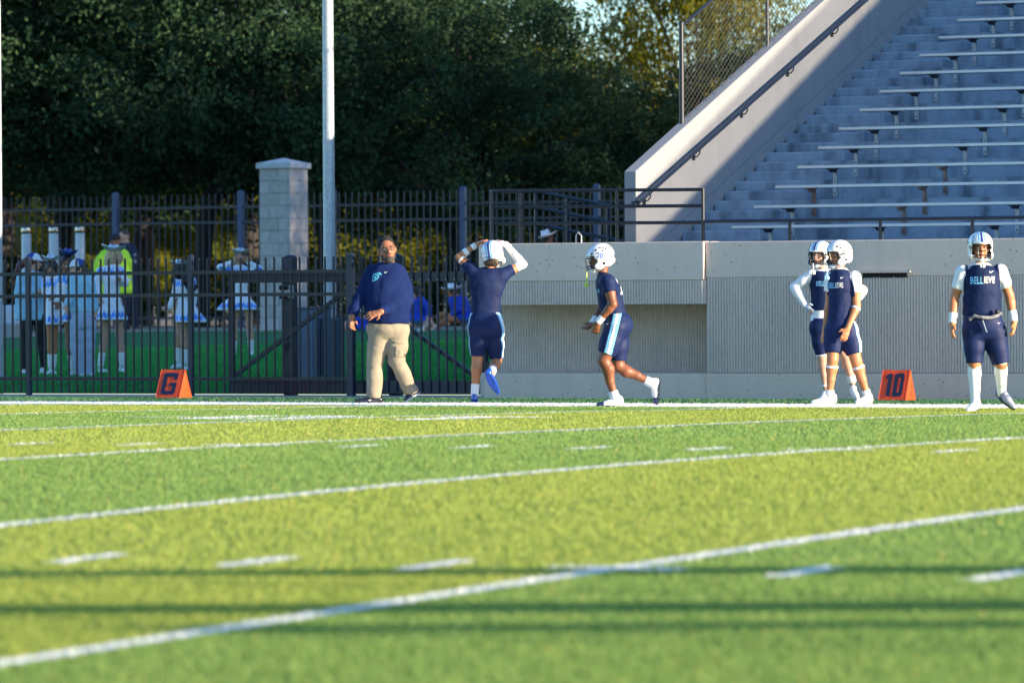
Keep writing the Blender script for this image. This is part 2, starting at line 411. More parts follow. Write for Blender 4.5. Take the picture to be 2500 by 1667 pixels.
st = empty('grandstand', (0,0,0), label='concrete grandstand with an aisle of half steps beside a sloping parapet', cat='grandstand')
Y0, RUN, Z0, RISE = 6.592, .292, 1.971, .1233
XS = 4.917
NR = 32
def Yi(i): return Y0 + RUN*i
def Zi(i): return Z0 + RISE*i
for j in range(-1, NR):
    i = 2*j+1
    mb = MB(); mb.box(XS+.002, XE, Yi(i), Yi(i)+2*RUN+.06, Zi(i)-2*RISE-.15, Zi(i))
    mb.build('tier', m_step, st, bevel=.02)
    if j >= 0:
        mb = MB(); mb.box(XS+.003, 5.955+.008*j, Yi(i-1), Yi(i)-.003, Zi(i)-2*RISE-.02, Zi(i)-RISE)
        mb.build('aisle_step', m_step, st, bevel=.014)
# plaster skirt along the foot of the parapet
mb = MB(); V = []
for (y, z) in ((6.05, 1.80), (6.30, 1.80), (Yi(40), Zi(40)-.10), (Yi(40), Zi(40)+.10), (6.05,1.86)): V += [(XS+.001, y, z), (XS+.022, y, z)]
mb.add(V, [(0,2,4,6,8)[::-1], (1,3,5,7,9), (6,7,9,8), (8,9,1,0)]); mb.build('skirting', m_side, st)
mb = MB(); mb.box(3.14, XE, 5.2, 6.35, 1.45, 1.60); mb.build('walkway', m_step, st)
mb = MB(); mb.box(4.0, XE, 6.6, 17.5, -.2, 1.5); mb.box(4.9, XE, 11, 25, 1.5, 3.2); mb.box(4.9, XE, 17.5, 25.2, -.2, 1.5); mb.box(4.9, XE, 18, 25.2, 3.2, 6.0); mb.build('substructure', m_wall, st)

pw = empty('sloping_parapet', (XS, 5.405, 0), label='smooth sloping concrete parapet wall running up the left side of the stands', cat='wall')
SL = .4247; YT = 25.4; T = .156
def prism_x(name, prof, x0, x1, m, parent, bevel=0., **k):
    n = len(prof); V = [(x0, y, z) for y, z in prof] + [(x1, y, z) for y, z in prof]
    Fs = [tuple(range(n)), tuple(reversed(range(n, 2*n)))] + [(i, i+n, (i+1) % n + n, (i+1) % n) for i in range(n)]
    mb = MB(); mb.add(V, [tuple(reversed(f)) for f in Fs]); return mb.build(name, m, parent, bevel=bevel, **k)
prism_x('parapet_panel', [(0, 1.60), (0, 2.662), (YT-5.405, 2.662+SL*(YT-5.405)), (YT-5.405, 0)], -T, 0, m_side, pw, bevel=.008)
for o in pw.children: pass
ew = empty('added_shade_wall', (XE, 5.405, 0), label='unseen concrete end wall added beyond the right edge to shade the sloping parapet', cat='wall')  # end wall added out of frame, raised to shade the sloping parapet
prism_x('parapet_panel', [(0, 0), (0, 3.78), (YT-5.405, 3.78+.475*(YT-5.405)), (YT-5.405, 0)], 0, T, m_side, ew)
sl_ = MB(); sl_.box(-.012, .012, -.028, .028, 0, .75); slm = sl_.mesh('shade_slat', m_navy)  # slat screen added on top to let part of the sun through
for k in range(190):
    o = bpy.data.objects.new('shade_slat', slm); COL.objects.link(o); o.parent = ew; o.location = (T/2, .05+k*.10, 3.70+.475*(.05+k*.10))

# wall handrail on the parapet
hr = empty('wall_handrail', (XS, 5.28, 2.29), label='dark pipe handrail on brackets along the sloping parapet', cat='handrail')
HS = .411
mb = MB(); mb.tube([(.085, 0, 0), (.085, 9, 9*HS)], .027, 12); mb.tube([(.085, .03, .012), (.0, .0, -.01)], .02, 8); mb.build('rail', m_navy, hr, smooth=True)
for k in range(9):
    y = .33 + k*1.33; z = y*HS; mb = MB()
    mb.tube([(.085, y, z-.02), (.083, y, z-.07), (.05, y-.01, z-.11), (.004, y-.01, z-.105)], .009, 6); mb.box(.002, .012, y-.045, y+.025, z-.15, z-.06)
    mb.build('bracket', m_black, hr, smooth=True)

# chain-link fence on top of the parapet
cf = empty('chain_link_fence', (XS-.10, 6.83, 0), label='tall chain link fence standing on the sloping parapet', cat='fence')
for k in range(5):
    y = k*2.405; zb = 3.25 + y*SL; mb = MB()
    r = .03 if k == 0 else .022
    mb.tube([(0, y, zb-.03), (0, y, zb+1.2)], r, 12)
    if k == 0: mb.lathe((0, y, zb+1.2), [(.034,0),(.034,.02),(.02,.035),(.0,.04)], 12)
    mb.box(-.06, .06, y-.05, y+.05, zb-.03, zb-.012)
    mb.build('post', m_black, cf, smooth=True)
mb = MB(); mb.tube([(0, 0, 3.25+1.17), (0, 9.62, 3.25+1.17+9.62*SL)], .018, 10); mb.build('top_rail', m_black, cf, smooth=True)
mb = MB(); P = .052; 
def seg_clip(y0, d):   # diagonal wire through (y0) with direction d on the sloped band
    # band: z between base(y) and base(y)+1.17 , y in 0..9.6
    return
for d in (1, -1):
    c0 = -12.0
    while c0 < 22:
        # wire: z = c0 + d*1.55*y   band lower zl=3.26+SL*y upper zu=zl+1.16
        m_ = d*.75
        ya = (3.255 - c0)/(m_-SL); yb = (3.255+1.165-c0)/(m_-SL)
        y1, y2 = sorted((ya, yb)); y1 = max(y1, .02); y2 = min(y2, 9.6)
        if y2 - y1 > .01:
            k_ = max(1, int((y2-y1)/.05)); off = .006*d
            a = (off, y1, c0+m_*y1); b = (off, y2, c0+m_*y2)
            mb.tube([a, b], .0032, 3, caps=False)
            if d == 1 or True:
                e = b if d == 1 else a
                mb.tube([e, (e[0], e[1]+.006*d, e[2]+.035)], .0024, 3, caps=False)
        c0 += .078
mb.build('wire_mesh', m_wire, cf, kind='stuff')
print('chain tris', len(mb.f))

# benches
for j in range(0, 17):
    i = 2*j-1; zt = Zi(i)+.172 + .0; yb = Yi(i)
    names = ['lowest', 'second', 'third', 'fourth', 'fifth', 'sixth', 'seventh', 'eighth', 'ninth', 'tenth', 'eleventh', 'twelfth', 'thirteenth', 'fourteenth', 'fifteenth']
    nm = names[j] if j < len(names) else 'higher'
    xl = 5.84 + .012*j
    ex = {0: 'lowest aluminium bench plank of the stands, just above the coping', 4: 'fifth bench from the bottom of the stands, dull and weathered at its left end'}.get(j, '%s aluminium bench from the bottom of the stands' % nm)
    b = empty('bleacher_bench', (xl, yb, zt), label=ex if j < 14 else 'high aluminium bench near the top of the stands, above the picture', cat='bench', group='aluminium benches bolted to the concrete tiers')
    mb = MB(); mb.box(0, XE-.1-xl, -.235, .015, -.040, 0); mb.build('plank', m_alu, b, bevel=.006)
    mb = MB(); mb.box(-.004, 0.002, -.236, .016, -.041, .001); mb.build('end_cap', m_alu, b)
    for k in range(8):
        x = .40 + 1.44*k
        if xl+x > XE-.3: break
        m_ = m_rust if j in (1, 2, 3) and (k+j) % 2 == 0 or (j in (1, 2) and k % 3 == 1) else m_galv
        mb = MB(); V = []
        for xx in (x-.02, x+.02):
            V += [(xx, -.20, -.042), (xx, -.0, -.042), (xx, -.0, -.085), (xx, -.12, -.085)]
        mb.add(V, [(0,1,2,3), (7,6,5,4), (0,4,5,1), (1,5,6,2), (2,6,7,3), (3,7,4,0)])
        mb.box(x-.045, x+.045, -.2, 0.0, -.052, -.0405)
        mb.build('arm', m_black if m_ is m_galv else m_rust, b)
        mb = MB(); mb.box(x-.028, x+.028, -.014, -.004, -.37, -.086); mb.bar((x+.024, -.018, -.37), (x+.024, -.018, -.086), .006, .03); 
        mb.build('bracket', m_, b)
        mb = MB(); mb.tube([(x-.004, -.020, -.335), (x-.004, -.012, -.335)], .009, 8); mb.tube([(x-.004, -.020, -.20), (x-.004, -.012, -.20)], .009, 8); mb.build('bolt', m_black, b)

# guard rail on the ledge
gr = empty('guard_rail', (3.15, 5.0, 1.82), label='black three-pipe guard rail standing on the wall ledge', cat='railing')
zr = (.625, .437, .243)
for z in zr:
    mb = MB(); pts = []
    for a in range(0, 7): t = math.pi/2 + math.pi*a/6*1.0
    arc = [(.06-.06*math.sin(t_), .09-.09*math.cos(t_)+.0, 0) for t_ in ()]
    pts = [(.35, .62, z+.0), (.06, .30, z), (.0, .12, z), (.03, .03, z), (.10, 0, z), (.3, 0, z), (2.835, 0, z-.022)]
    mb.tube(pts, .021, 10); mb.build('rail', m_black, gr, smooth=True)
for x in (.06, .44, 1.72, 2.835):
    mb = MB(); mb.tube([(x, 0, -.02), (x, 0, zr[0]-.003)], .022, 10); mb.lathe((x, 0, 0), [(.045, .001), (.045, .012), (.02, .014)], 12); mb.build('post', m_black, gr, smooth=True)
lr = empty('low_rail', (5.985, 5.0, 1.816), label='low single-pipe black rail along the coping in front of the benches', cat='railing')
mb = MB(); mb.tube([(.02, 0, .237), (XE-6.1, 0, .225)], .021, 10); mb.build('rail', m_navy, lr, smooth=True)
for k in range(10):
    x = 1.107 + k*1.138
    if x > XE-6.2: break
    mb = MB(); mb.tube([(x, 0, -.02), (x, 0, .235)], .020, 10); mb.build('post', m_black, lr, smooth=True)
rr = empty('ramp_rail', (2.2, 8.0, 0), label='descending three-pipe black ramp rail behind the guard rail', cat='railing')
for z in (2.515, 2.315, 2.11):
    mb = MB(); mb.tube([(-.35, 0, z), (0, 0, z), (1.6, 0, z-.31)], .024, 10); mb.build('rail', m_navy, rr, smooth=True)
for x in (.02, .457, 1.02, 1.55):
    mb = MB(); mb.tube([(x, 0, .1), (x, 0, 2.51-.194*x)], .026, 10); mb.build('post', m_navy, rr, smooth=True)
mb = MB(); mb.box(-.4, 2.5, -.15, 1.6, 0, 1.2); mb.build('ramp_slab', m_wall, rr)
ob = MB(); ob.tube([(0,0,0),(0,0,.10),(.03,0,.14),(.07,0,.10),(.07,0,0)], .008, 8)
sc_ = ob.build('pipe_loop', m_galv, smooth=True); sc_.location = (4.45-.2, 5.15, 1.81)
tag(sc_, 'small bent silver pipe loop poking above the coping near the guard rail', 'pipe')

# ================================================================== FENCES
def picket_mesh(name, h, w, z0, m):
    mb = MB(); mb.box(-w/2, w/2, -w/2, w/2, z0, h); return mb.mesh(name, m, bevel=.0)
def fence_run(root, pk, xs, y=0.):
    for x in xs: o = bpy.data.objects.new('picket', pk); COL.objects.link(o); o.parent = root; o.location = (x, y, 0)
FY = 5.3
nf = empty('picket_fence', (-1.145, FY, 0), label='black metal picket fence along the field edge at the left, nearest the goal line marker', cat='fence')
pk = picket_mesh('picket', 1.70, .0195, .045, m_black)
posts = [-7.115, -4.757, -2.365-.003, .003, 2.26]   # relative to -1.145
posts = [-7.1, -4.73, -2.365, .0, 2.255]
for x in posts:
    mb = MB(); w = .058 if x < 2 else .084
    mb.box(x-w/2, x+w/2, -w/2, w/2, -.02, 1.71); mb.box(x-w/2-.004, x+w/2+.004, -w/2-.004, w/2+.004, 1.71, 1.722)
    V = [(x-w/2, -w/2, 1.722), (x+w/2, -w/2, 1.722), (x+w/2, w/2, 1.722), (x-w/2, w/2, 1.722), (x, 0, 1.742)]; mb.add(V, [(0,1,4),(1,2,4),(2,3,4),(3,0,4)])
    mb.build('post', m_navy, nf, bevel=.0)
for a, b in zip(posts[:-1], posts[1:]):
    for z in (1.52, 1.245, .22):
        mb = MB(); mb.box(a+.03, b-.03, -.021, .021, z-.021, z+.021); mb.build('rail', m_black, nf)
    n = round((b-a)/.1165); fence_run(nf, pk, [a + (b-a)*k/n for k in range(1, n)], -.0)
# sliding gate behind the fence
gt = empty('sliding_gate', (-.79, 5.62, 0), label='black metal sliding gate with diagonal braces, half behind the fence', cat='gate')
GL = 3.46
mb = MB(); mb.box(0, GL, -.03, .03, 1.39, 1.505); mb.build('top_beam', m_navy, gt)
mb = MB(); mb.box(0, GL, -.03, .03, .045, .20); mb.build('bottom_beam', m_navy, gt)
for x in (.035, 1.72, GL-.03):
    mb = MB(); mb.box(x-.035, x+.035, -.028, .028, .2, 1.39); mb.build('upright', m_navy, gt)
mb = MB(); mb.bar((.06, .015, .25), (1.72, .015, 1.33), .04, .05); mb.build('brace', m_navy, gt)
mb = MB(); mb.bar((1.75, .015, 1.33), (GL-.05, .015, .25), .04, .05); mb.build('brace', m_navy, gt)
pk2 = picket_mesh('picket', 1.70, .0205, .06, m_navy)
fence_run(gt, pk2, [.035+.1165*k for k in range(15, 29)], -.042)
mb = MB()
for k in range(15, 29): mb.tube([(.035+.1165*k, -.058, 1.41), (.035+.1165*k, -.05, 1.41)], .007, 6)
mb.build('bolts', m_galv, gt, kind='stuff')
for gx, lab in ((.68, 'thick dark gate guide post with a domed cap, left of the grey cabinet'), (2.155, 'dark steel gate post with a flat cap beside the corner fence post')):
    gp = empty('gate_post', (-.74+gx-.0, 5.86, 0), label=lab, cat='post')
    mb = MB(); mb.box(-.065, .065, -.065, .065, 0, 1.70); mb.lathe((0,0,1.70), [(.085,0),(.08,.012),(.05,.03),(0,.036)], 16); mb.build('post', m_navy, gp, bevel=.004)
    mb = MB(); mb.box(-.09, .09, -.14, -.066, 1.20, 1.36); mb.build('roller_bracket', m_galv, gp, bevel=.004)
    mb = MB(); mb.tube([(-.05,-.16,1.22),(.05,-.16,1.22)], .03, 10); mb.tube([(-.05,-.16,1.33),(.05,-.16,1.33)], .03, 10); mb.build('roller', m_black, gp)
lt = empty('gate_latch_post', (2.72, 5.70, 0), label='dark gate latch post against the left end of the wall', cat='post')
mb = MB(); mb.box(-.035, .035, -.035, .035, -.02, 1.72); mb.lathe((0,0,1.72), [(.05,0),(.04,.015),(0,.025)], 10); mb.build('post', m_navy, lt)
mb = MB(); mb.box(.035, .10, -.05, .0, .28, .42); mb.build('latch', m_black, lt)

# far fence
FF = 40.587
ff = empty('tall_picket_fence', (-24.42, FF, .69), label='tall dark picket fence in front of the trees', cat='fence')
pk3 = picket_mesh('picket', 2.66, .017, .08, m_navy)
fp = [-8.74, -5.83, -2.91, 0, 2.91, 5.82-1.2+.0, 7.9, 10.8, 13.7, 16.6, 19.5, 22.4, 25.3]
fp = [-8.74, -5.83, -2.91, 0, 2.91, 5.0, 7.9, 10.8, 13.7, 16.6, 19.5, 22.4]
for x in fp:
    mb = MB(); mb.box(x-.055, x+.055, -.055, .055, -.05, 2.70); mb.lathe((x,0,2.70), [(.062,0),(.05,.025),(0,.035)], 10)
    mb.build('post', mat('blue_grey_paint', (.035,.065,.14), .4), ff)
for a, b in zip(fp[:-1], fp[1:]):
    for z in (2.40, 2.10, .22):
        mb = MB(); mb.box(a+.05, b-.05, -.022, .022, z-.022, z+.022); mb.build('rail', m_navy, ff)
    n = round((b-a)/.142); fence_run(ff, pk3, [a+(b-a)*k/n for k in range(1, n)])

# block pillar
pl = empty('block_pillar', (-17.25, 35.0, .68), R(0), label='tall pale concrete block pillar with a pyramid cap', cat='pillar')
g = np.random.default_rng(11); hw = .325; bh = .229
pv = [mat('block_a', (.46,.42,.39), .9, var=.12, vscale=9, bump=.4, bscale=40), mat('block_b', (.42,.385,.355), .9, var=.12, vscale=9, bump=.4, bscale=40), mat('block_c', (.49,.45,.415), .9, var=.12, vscale=9, bump=.4, bscale=40)]
mb = MB(); mb.box(-hw+.012, hw-.012, -hw+.012, hw-.012, 0, bh*13); mb.build('mortar_core', mat('mortar', (.26,.25,.245), .95), pl)
for c in range(13):
    z0 = c*bh
    sp = (.075, -.12)[c % 2]
    for face in range(4):
        M4 = Matrix.Rotation(face*math.pi/2, 4, 'Z')
        for x0, x1 in ((-hw, sp), (sp, hw)):
            mb = MB(); jit = g.uniform(-.002, .003); q = hw-.10 if x0 == -hw else hw
            xa, xb = x0+.004+( .0 if x0 != -hw else .0), x1-.004
            if x1 == hw: xb = hw-.055
            if x0 == -hw: xa = -hw+.0
            mb.box(xa, xb, -hw-jit, -hw+.05, z0+.004, z0+bh-.004)
            mb.v = [tuple(M4 @ Vector(p)) for p in mb.v]
            mb.build('block', pv[g.integers(3)], pl, bevel=.004)
mb = MB(); hc = .375; zc = bh*13
mb.add([(-hc,-hc,zc), (hc,-hc,zc), (hc,hc,zc), (-hc,hc,zc), (-hc,-hc,zc+.10), (hc,-hc,zc+.10), (hc,hc,zc+.10), (-hc,hc,zc+.10), (0,0,zc+.20)],
       [(0,3,2,1),(0,1,5,4),(1,2,6,5),(2,3,7,6),(3,0,4,7),(4,5,8),(5,6,8),(6,7,8),(7,4,8)])
mb.build('cap', mat('cast_stone', (.50,.50,.50), .85, var=.1), pl, bevel=.006)

# light poles, cabinet, tubes
def light_pole(name, x, y, z, r0, r1, h, label):
    p = empty(name, (x, y, z), label=label, cat='light pole')
    mb = MB(); mb.tube([(0,0,-.2), (0,0,3), (0,0,7), (0,0,h)], [r0, r0*.95, (r0+r1)/2, r1], 24, caps=True); mb.build('shaft', m_galv, p, smooth=True)
    mb = MB(); mb.lathe((0,0,0), [(r0*1.9,-.02),(r0*1.9,.03),(r0*1.1,.05)], 20); mb.build('base_flange', m_galv, p)
    mb = MB(); mb.box(-1.1, 1.1, -.06, .06, h-.5, h-.38)
    for k in range(4): mb.lathe((-.9+.6*k, -.1, h-.75), [(.05,.35),(.22,.12),(.26,0),(.2,.02)], 14)
    mb.build('lamp_bar', m_galv, p)
    return p
def bearX(px, y):
    d = ray(px, 800); t = (y-CAM[1])/d[1]; return float((CAM+t*d)[0])
pA = light_pole('light_pole', bearX(805, 9.6), 9.6, .19, .079, .05, 16, 'tall galvanised light pole rising behind the gate and cabinet')
light_pole('light_pole', bearX(-6, 8.6), 8.6, .17, .074, .05, 16, 'galvanised light pole cut by the left edge of the picture')
mb = MB(); mb.box(-.03, .07, -.012, .0, 0, .18); jb = mb.build('switch_plate', mat('pale_grey_plastic', (.55,.50,.47), .6), pA); jb.location = (-.01, -.092, .60)
mb = MB(); mb.tube([(.02,-.09,-.1),(.02,-.09,.6)], .016, 8); mb.build('conduit', m_galv, pA, smooth=True)
cb = empty('electrical_cabinet', (bearX(787, 8.4), 8.4, .15), R(0), label='dark grey steel electrical cabinet standing on the lawn in front of the light pole', cat='cabinet')
m_cab = mat('cabinet_paint', (.10,.135,.20), .5, var=.12, vscale=3)
mb = MB(); mb.box(-.42, .02, -.2, .2, .0, .92); mb.build('body', m_cab, cb, bevel=.01)
mb = MB(); mb.box(-.44, .04, -.22, .22, .921, .945); mb.build('lid', m_cab, cb, bevel=.006)
mb = MB(); mb.box(-.38, -.02, -.209, -.201, .04, .88); mb.build('door', m_cab, cb, bevel=.003)
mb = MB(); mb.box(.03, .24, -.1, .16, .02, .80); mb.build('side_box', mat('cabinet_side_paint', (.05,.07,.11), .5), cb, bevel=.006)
for k, (px, lab) in enumerate(((65, 'leftmost of the three pale metal columns with glossy caps'), (132, 'middle one of the three pale metal columns with glossy caps'), (196, 'rightmost of the three pale metal columns with glossy caps'))):
    d = ray(px, 700); t = (37.2-CAM[1])/d[1]; P = CAM + t*d
    tb = empty('metal_column', (P[0], 37.2, .68), label=lab, cat='column', group='pale metal columns behind the dancers')
    mb = MB(); mb.lathe((0,0,0), [(.11,-.05),(.092,1.88)], 20); mb.build('shaft', mat('satin_metal', (.50,.55,.60), .45, metal=.3), tb, smooth=True)
    mb = MB(); mb.lathe((0,0,1.88), [(.094,0),(.098,.01),(.098,.10),(.094,.115),(0,.115)], 20); mb.build('cap', mat('mirror_cap', (.45,.40,.36), .12, metal=1.0), tb, smooth=True)
# pale concrete boulder and slab at the far left
mb = MB(); mb.box(-.9, .42, -.4, .4, -.1, .30); o = mb.build('concrete_slab', m_kerb, bevel=.03); d = ray(18, 800); t = (31-CAM[1])/d[1]; P = CAM+t*d; o.location = (P[0], 31, .55)
tag(o, 'low pale concrete slab at the far left behind the fence', 'slab')
mb = MB(); mb.lathe((0,0,0), [(.34,0),(.33,.22),(.24,.31),(0,.33)], 18); o = mb.build('dome_box', mat('pale_cover', (.5,.55,.58), .5), smooth=True); o.location = (P[0]-.12, 31.3, .85)
tag(o, 'rounded pale grey cover standing on the concrete slab at the left edge', 'cover')

# ================================================================== YARD MARKERS
m_or = mat('orange_vinyl', (.85,.10,.025), .38, var=.06, vscale=6, spec=.5, trans=.25, bump=.15, bscale=12)
m_ink = mat('navy_print', (.008,.012,.045), .5)
def marker(px, py, polys, label, extra=False):
    P = spot(px, py); o = empty('yard_marker', (P[0], P[1], 0.003), R(1.5), label=label, cat='yard marker', group='orange yard markers beside the sideline')
    W, D_, H = .325, .30, .335
    # triangular prism, slightly inflated
    mb = MB(); nu, nv = 10, 10
    def P3(u, v, side):   # u along width, v up
        y = (-D_/2 + v*D_/2)*side; bulge = .003*math.sin(math.pi*u)*math.sin(math.pi*min(1, v*1.02))
        return (-W/2+u*W + (u-.5)*.0*v, y - side*(-1)*-bulge*0 + (-bulge if side > 0 else bulge), .008 + v*H + .003*math.sin(u*9))
    for side in (1, -1):
        V = [P3(i/nu, j/nv, side) for j in range(nv+1) for i in range(nu+1)]
        Fs = []
        for j in range(nv):
            for i in range(nu):
                a = j*(nu+1)+i; f = (a, a+1, a+nu+2, a+nu+1); Fs.append(f if side > 0 else f[::-1])
        mb.add(V, Fs)
    for e, sx in ((0, -1), (1, 1)):
        V = []; 
        for j in range(nv+1):
            v = j/nv; a = P3(e, v, 1); b = P3(e, v, -1)
            for k in range(5):
                t = k/4; bul = .012*math.sin(math.pi*t)*math.sin(math.pi*v)
                V.append((a[0]+sx*bul, a[1]+(b[1]-a[1])*t, a[2]))
        Fs = []
        for j in range(nv):
            for k in range(4):
                q = j*5+k; f = (q, q+1, q+6, q+5); Fs.append(f if sx > 0 else f[::-1])
        mb.add(V, Fs)
    mb.add([(-W/2,-D_/2,.008),(W/2,-D_/2,.008),(W/2,D_/2,.008),(-W/2,D_/2,.008)], [(0,3,2,1)])
    body = mb.build('body', m_or, o, smooth=True)
    mb = MB(); pts = [(-W/2,-D_/2,.009),(W/2,-D_/2,.009),(W/2,D_/2,.009),(-W/2,D_/2,.009),(-W/2,-D_/2,.009)]; mb.tube(pts, .005, 6)
    mb.tube([(-W/2,-D_/2,.009),(-W/2,0,.345)], .0035, 6); mb.tube([(W/2,-D_/2,.009),(W/2,0,.345)], .0035, 6); mb.tube([(W/2,D_/2,.009),(W/2,0,.345)], .0035, 6)
    mb.build('seam', m_or, o, smooth=True)
    for poly in polys:
        mb = MB(); mb.poly(poly, lambda u, v: (-W/2+u*W, P3(u, v, 1)[1]-.005, P3(u, v, 1)[2]+.001))
        mb.build('printed_character', m_ink, o)
    if extra:
        mb = MB()
        for k, (a, b) in enumerate((((-.01,.10),(.012,.10)), ((-.01,.10),(-.01,.085)), ((.0,.10),(.0,.085)), ((.012,.10),(.012,.085)), ((-.03,.07),(.03,.07)), ((-.02,.062),(.035,.062)), ((.0,.155),(.0,.19)), ((-.012,.15),(.014,.158)))):
            mb.tube([(W/2+.0135, -a[0], a[1]), (W/2+.0135, -b[0], b[1])], .0022, 5)
        mb.build('small_print', m_ink, o)
    return o
def cham(x0, x1, y0, y1, c): return [(x0+c,y0),(x1-c,y0),(x1,y0+c),(x1,y1-c),(x1-c,y1),(x0+c,y1),(x0,y1-c),(x0,y0+c)]
Gp = [[(.22,.115),(.70,.115),(.77,.18),(.77,.54),(.47,.54),(.47,.42),(.60,.42),(.60,.25),(.34,.25),(.34,.75),(.60,.75),(.60,.64),(.77,.64),(.77,.82),(.71,.885),(.23,.885),(.17,.82),(.17,.18)]]
one = [[(.24,.13),(.38,.13),(.38,.88),(.28,.88),(.16,.80),(.16,.68),(.24,.73)]]
zero = [cham(.47,.84,.12,.89,.07), cham(.61,.70,.26,.75,.02)]
marker(424, 972.5, [Gp], 'orange wedge yard marker printed with a dark letter G, by the left fence')
marker(2190, 978.5, [one, zero], 'red-orange wedge yard marker printed with the number 10, in front of the ribbed wall', True)
# ================================================================== TREES
def crown_mesh(name, seed, rx, ry, rz, nclump, nleaf, size, mats, cr=(.5,1.0), yel=.0, low=-.55):
    g = np.random.default_rng(seed)
    # lumpy ellipsoid of leaf clumps
    d = g.normal(size=(nclump, 3)); d /= np.linalg.norm(d, axis=1)[:, None]
    d = d[d[:,2] > low]; n = len(d)
    lump = 1 + .16*np.sin(d[:,0]*5+seed) * np.cos(d[:,1]*4+seed*2) + .12*np.sin(d[:,2]*7+seed)
    rad = (g.uniform(.30, 1.0, n)**.42)*lump
    C = d*rad[:, None]*np.array([rx, ry, rz])
    R_ = g.uniform(cr[0], cr[1], n)
    k = np.repeat(np.arange(n), nleaf)
    u = g.normal(size=(len(k), 3)); u /= np.linalg.norm(u, axis=1)[:, None]
    # clump made of sprays: leaves gather on a few twigs
    tw = g.normal(size=(n, 14, 3)); tw /= np.linalg.norm(tw, axis=2)[:, :, None]
    ti = g.integers(0, 14, len(k)); t = tw[k, ti]; s = g.uniform(.15, 1, len(k))**.6
    pos = C[k] + (t*s[:, None] + u*.22)*R_[k][:, None]*np.array([1,1,.72])
    L = size*g.uniform(.6, 1.4, len(k)); a = g.normal(size=(len(k),3)); a /= np.linalg.norm(a, axis=1)[:, None]
    b = np.cross(a, g.normal(size=(len(k),3))); b /= np.linalg.norm(b, axis=1)[:, None]
    V = np.stack([pos-a*L[:,None]*.5, pos+b*L[:,None]*.30, pos+a*L[:,None]*.5, pos-b*L[:,None]*.30], 1).reshape(-1,3)
    F = np.arange(len(V)).reshape(-1,4)
    mi = (g.random(n) < yel).astype(int)[k]
    return np_mesh(name, V, F, mats, False, mi), C
def trunk_mesh(name, seed, h, r, C, lean=0.):
    g = random.Random(seed); mb = MB()
    top = Vector((lean*h, 0, h)); p = [Vector((0,0,-.3)), Vector((lean*h*.3, .05, h*.35)), Vector((lean*h*.7, -.05, h*.75)), top]
    mb.tube(p, [r*1.35, r, r*.85, r*.6], 10)
    idx = sorted(range(len(C)), key=lambda i: g.random())[:16]
    for i in idx:
        c = Vector(C[i]) ; c.z += 0; s = p[2].lerp(top, g.random()); m_ = s.lerp(c, .5) + Vector((g.uniform(-.3,.3), g.uniform(-.3,.3), g.uniform(.0,.5)))
        mb.tube([s, m_, c], [r*.42, r*.24, r*.08], 7)
    return mb.mesh(name, m_bark, smooth=True)
variants = []
for i, (seed, rx, ry, rz, ncl, yel) in enumerate(((1, 5.2, 4.2, 4.6, 200, .0), (2, 4.6, 4.2, 4.8, 180, .0), (3, 5.6, 4.4, 4.2, 205, .02))):
    cm, C = crown_mesh('crown', seed, rx, ry, rz, ncl, 330, .12, [m_leaf, m_leaf2], (.75, 1.5), yel)
    tm = trunk_mesh('trunk', seed, 3.2, .20, C + np.array([0,0,5.2]), lean=(0.12, -.1, .2)[i])
    variants.append((cm, tm))
def tree(name, x, y, vi, s, rz, label, group='oak trees behind the tall fence', ch=4.7, m=None, cat='tree'):
    z = lawn_z(y); o = empty(name, (x, y, z), rz, label=label, cat=cat, group=group); o.scale = s if isinstance(s, tuple) else (s, s, s)
    c = bpy.data.objects.new('crown', variants[vi][0]); COL.objects.link(c); c.parent = o; c.location = (0, 0, ch)
    t = bpy.data.objects.new('trunk', variants[vi][1]); COL.objects.link(t); t.parent = o
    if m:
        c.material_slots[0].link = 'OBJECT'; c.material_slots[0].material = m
    return o
def treeX(px, y):    # x of a measured bearing at depth y
    d = ray(px, 500); t = (y-CAM[1])/d[1]; return float((CAM+t*d)[0])
T_ = [ # bearing, Y, variant, scale, rot, label
 (-160, 47.5, 0, 1.15, .4, 'large dark oak at the left edge behind the tall fence'),
 (150, 49.0, 2, 1.10, 2.1, 'broad dark green oak above the dancers at the left'),
 (480, 47.8, 1, 1.02, 3.4, 'dark oak whose crown hangs behind the block pillar'),
 (800, 49.2, 0, 1.0, 5.0, 'tall oak directly behind the light pole'),
 (1120, 48.5, 1, .78, 1.0, 'dark oak in the middle between light pole and guard rail'),
 (1385, 49.5, 1, .58, 2.6, 'smaller oak just left of the parapet, below the patch of sky'),
 (1640, 50.5, 0, .50, 4.1, 'low dark oak behind the foot of the chain link fence'),
 (1960, 53.0, 2, .70, .9, 'oak at the right, mostly hidden behind the stands'),
 (20, 57, 1, 1.45, 1.7, 'taller oak in the second row at far left'),
 (330, 58, 0, 1.40, .2, 'taller oak in the second row above the pillar'),
 (640, 58, 2, 1.25, 3.0, 'taller oak in the second row behind the light pole'),
]
for px, y, vi, s, rz, lab in T_: tree('oak_tree', treeX(px, y), y, vi, s, rz, lab)
# trees to the right, shading the lawn; behind the stands; first pair added to shade the pillar
for k, (x, y, s) in enumerate(((6, 35, 1.1), (15, 34, 1.15), (4, 46, 1.2), (13, 44, 1.25), (22, 42, 1.2), (31, 44, 1.2), (40, 40, 1.2), (18, 30, 1.0), (27, 27, 1.0), (36, 24, 1.0))):
    tree('oak_tree', x, y, k % 3, s, k*1.3, 'oak hidden behind the grandstand on the right', 'oak trees behind the grandstand')
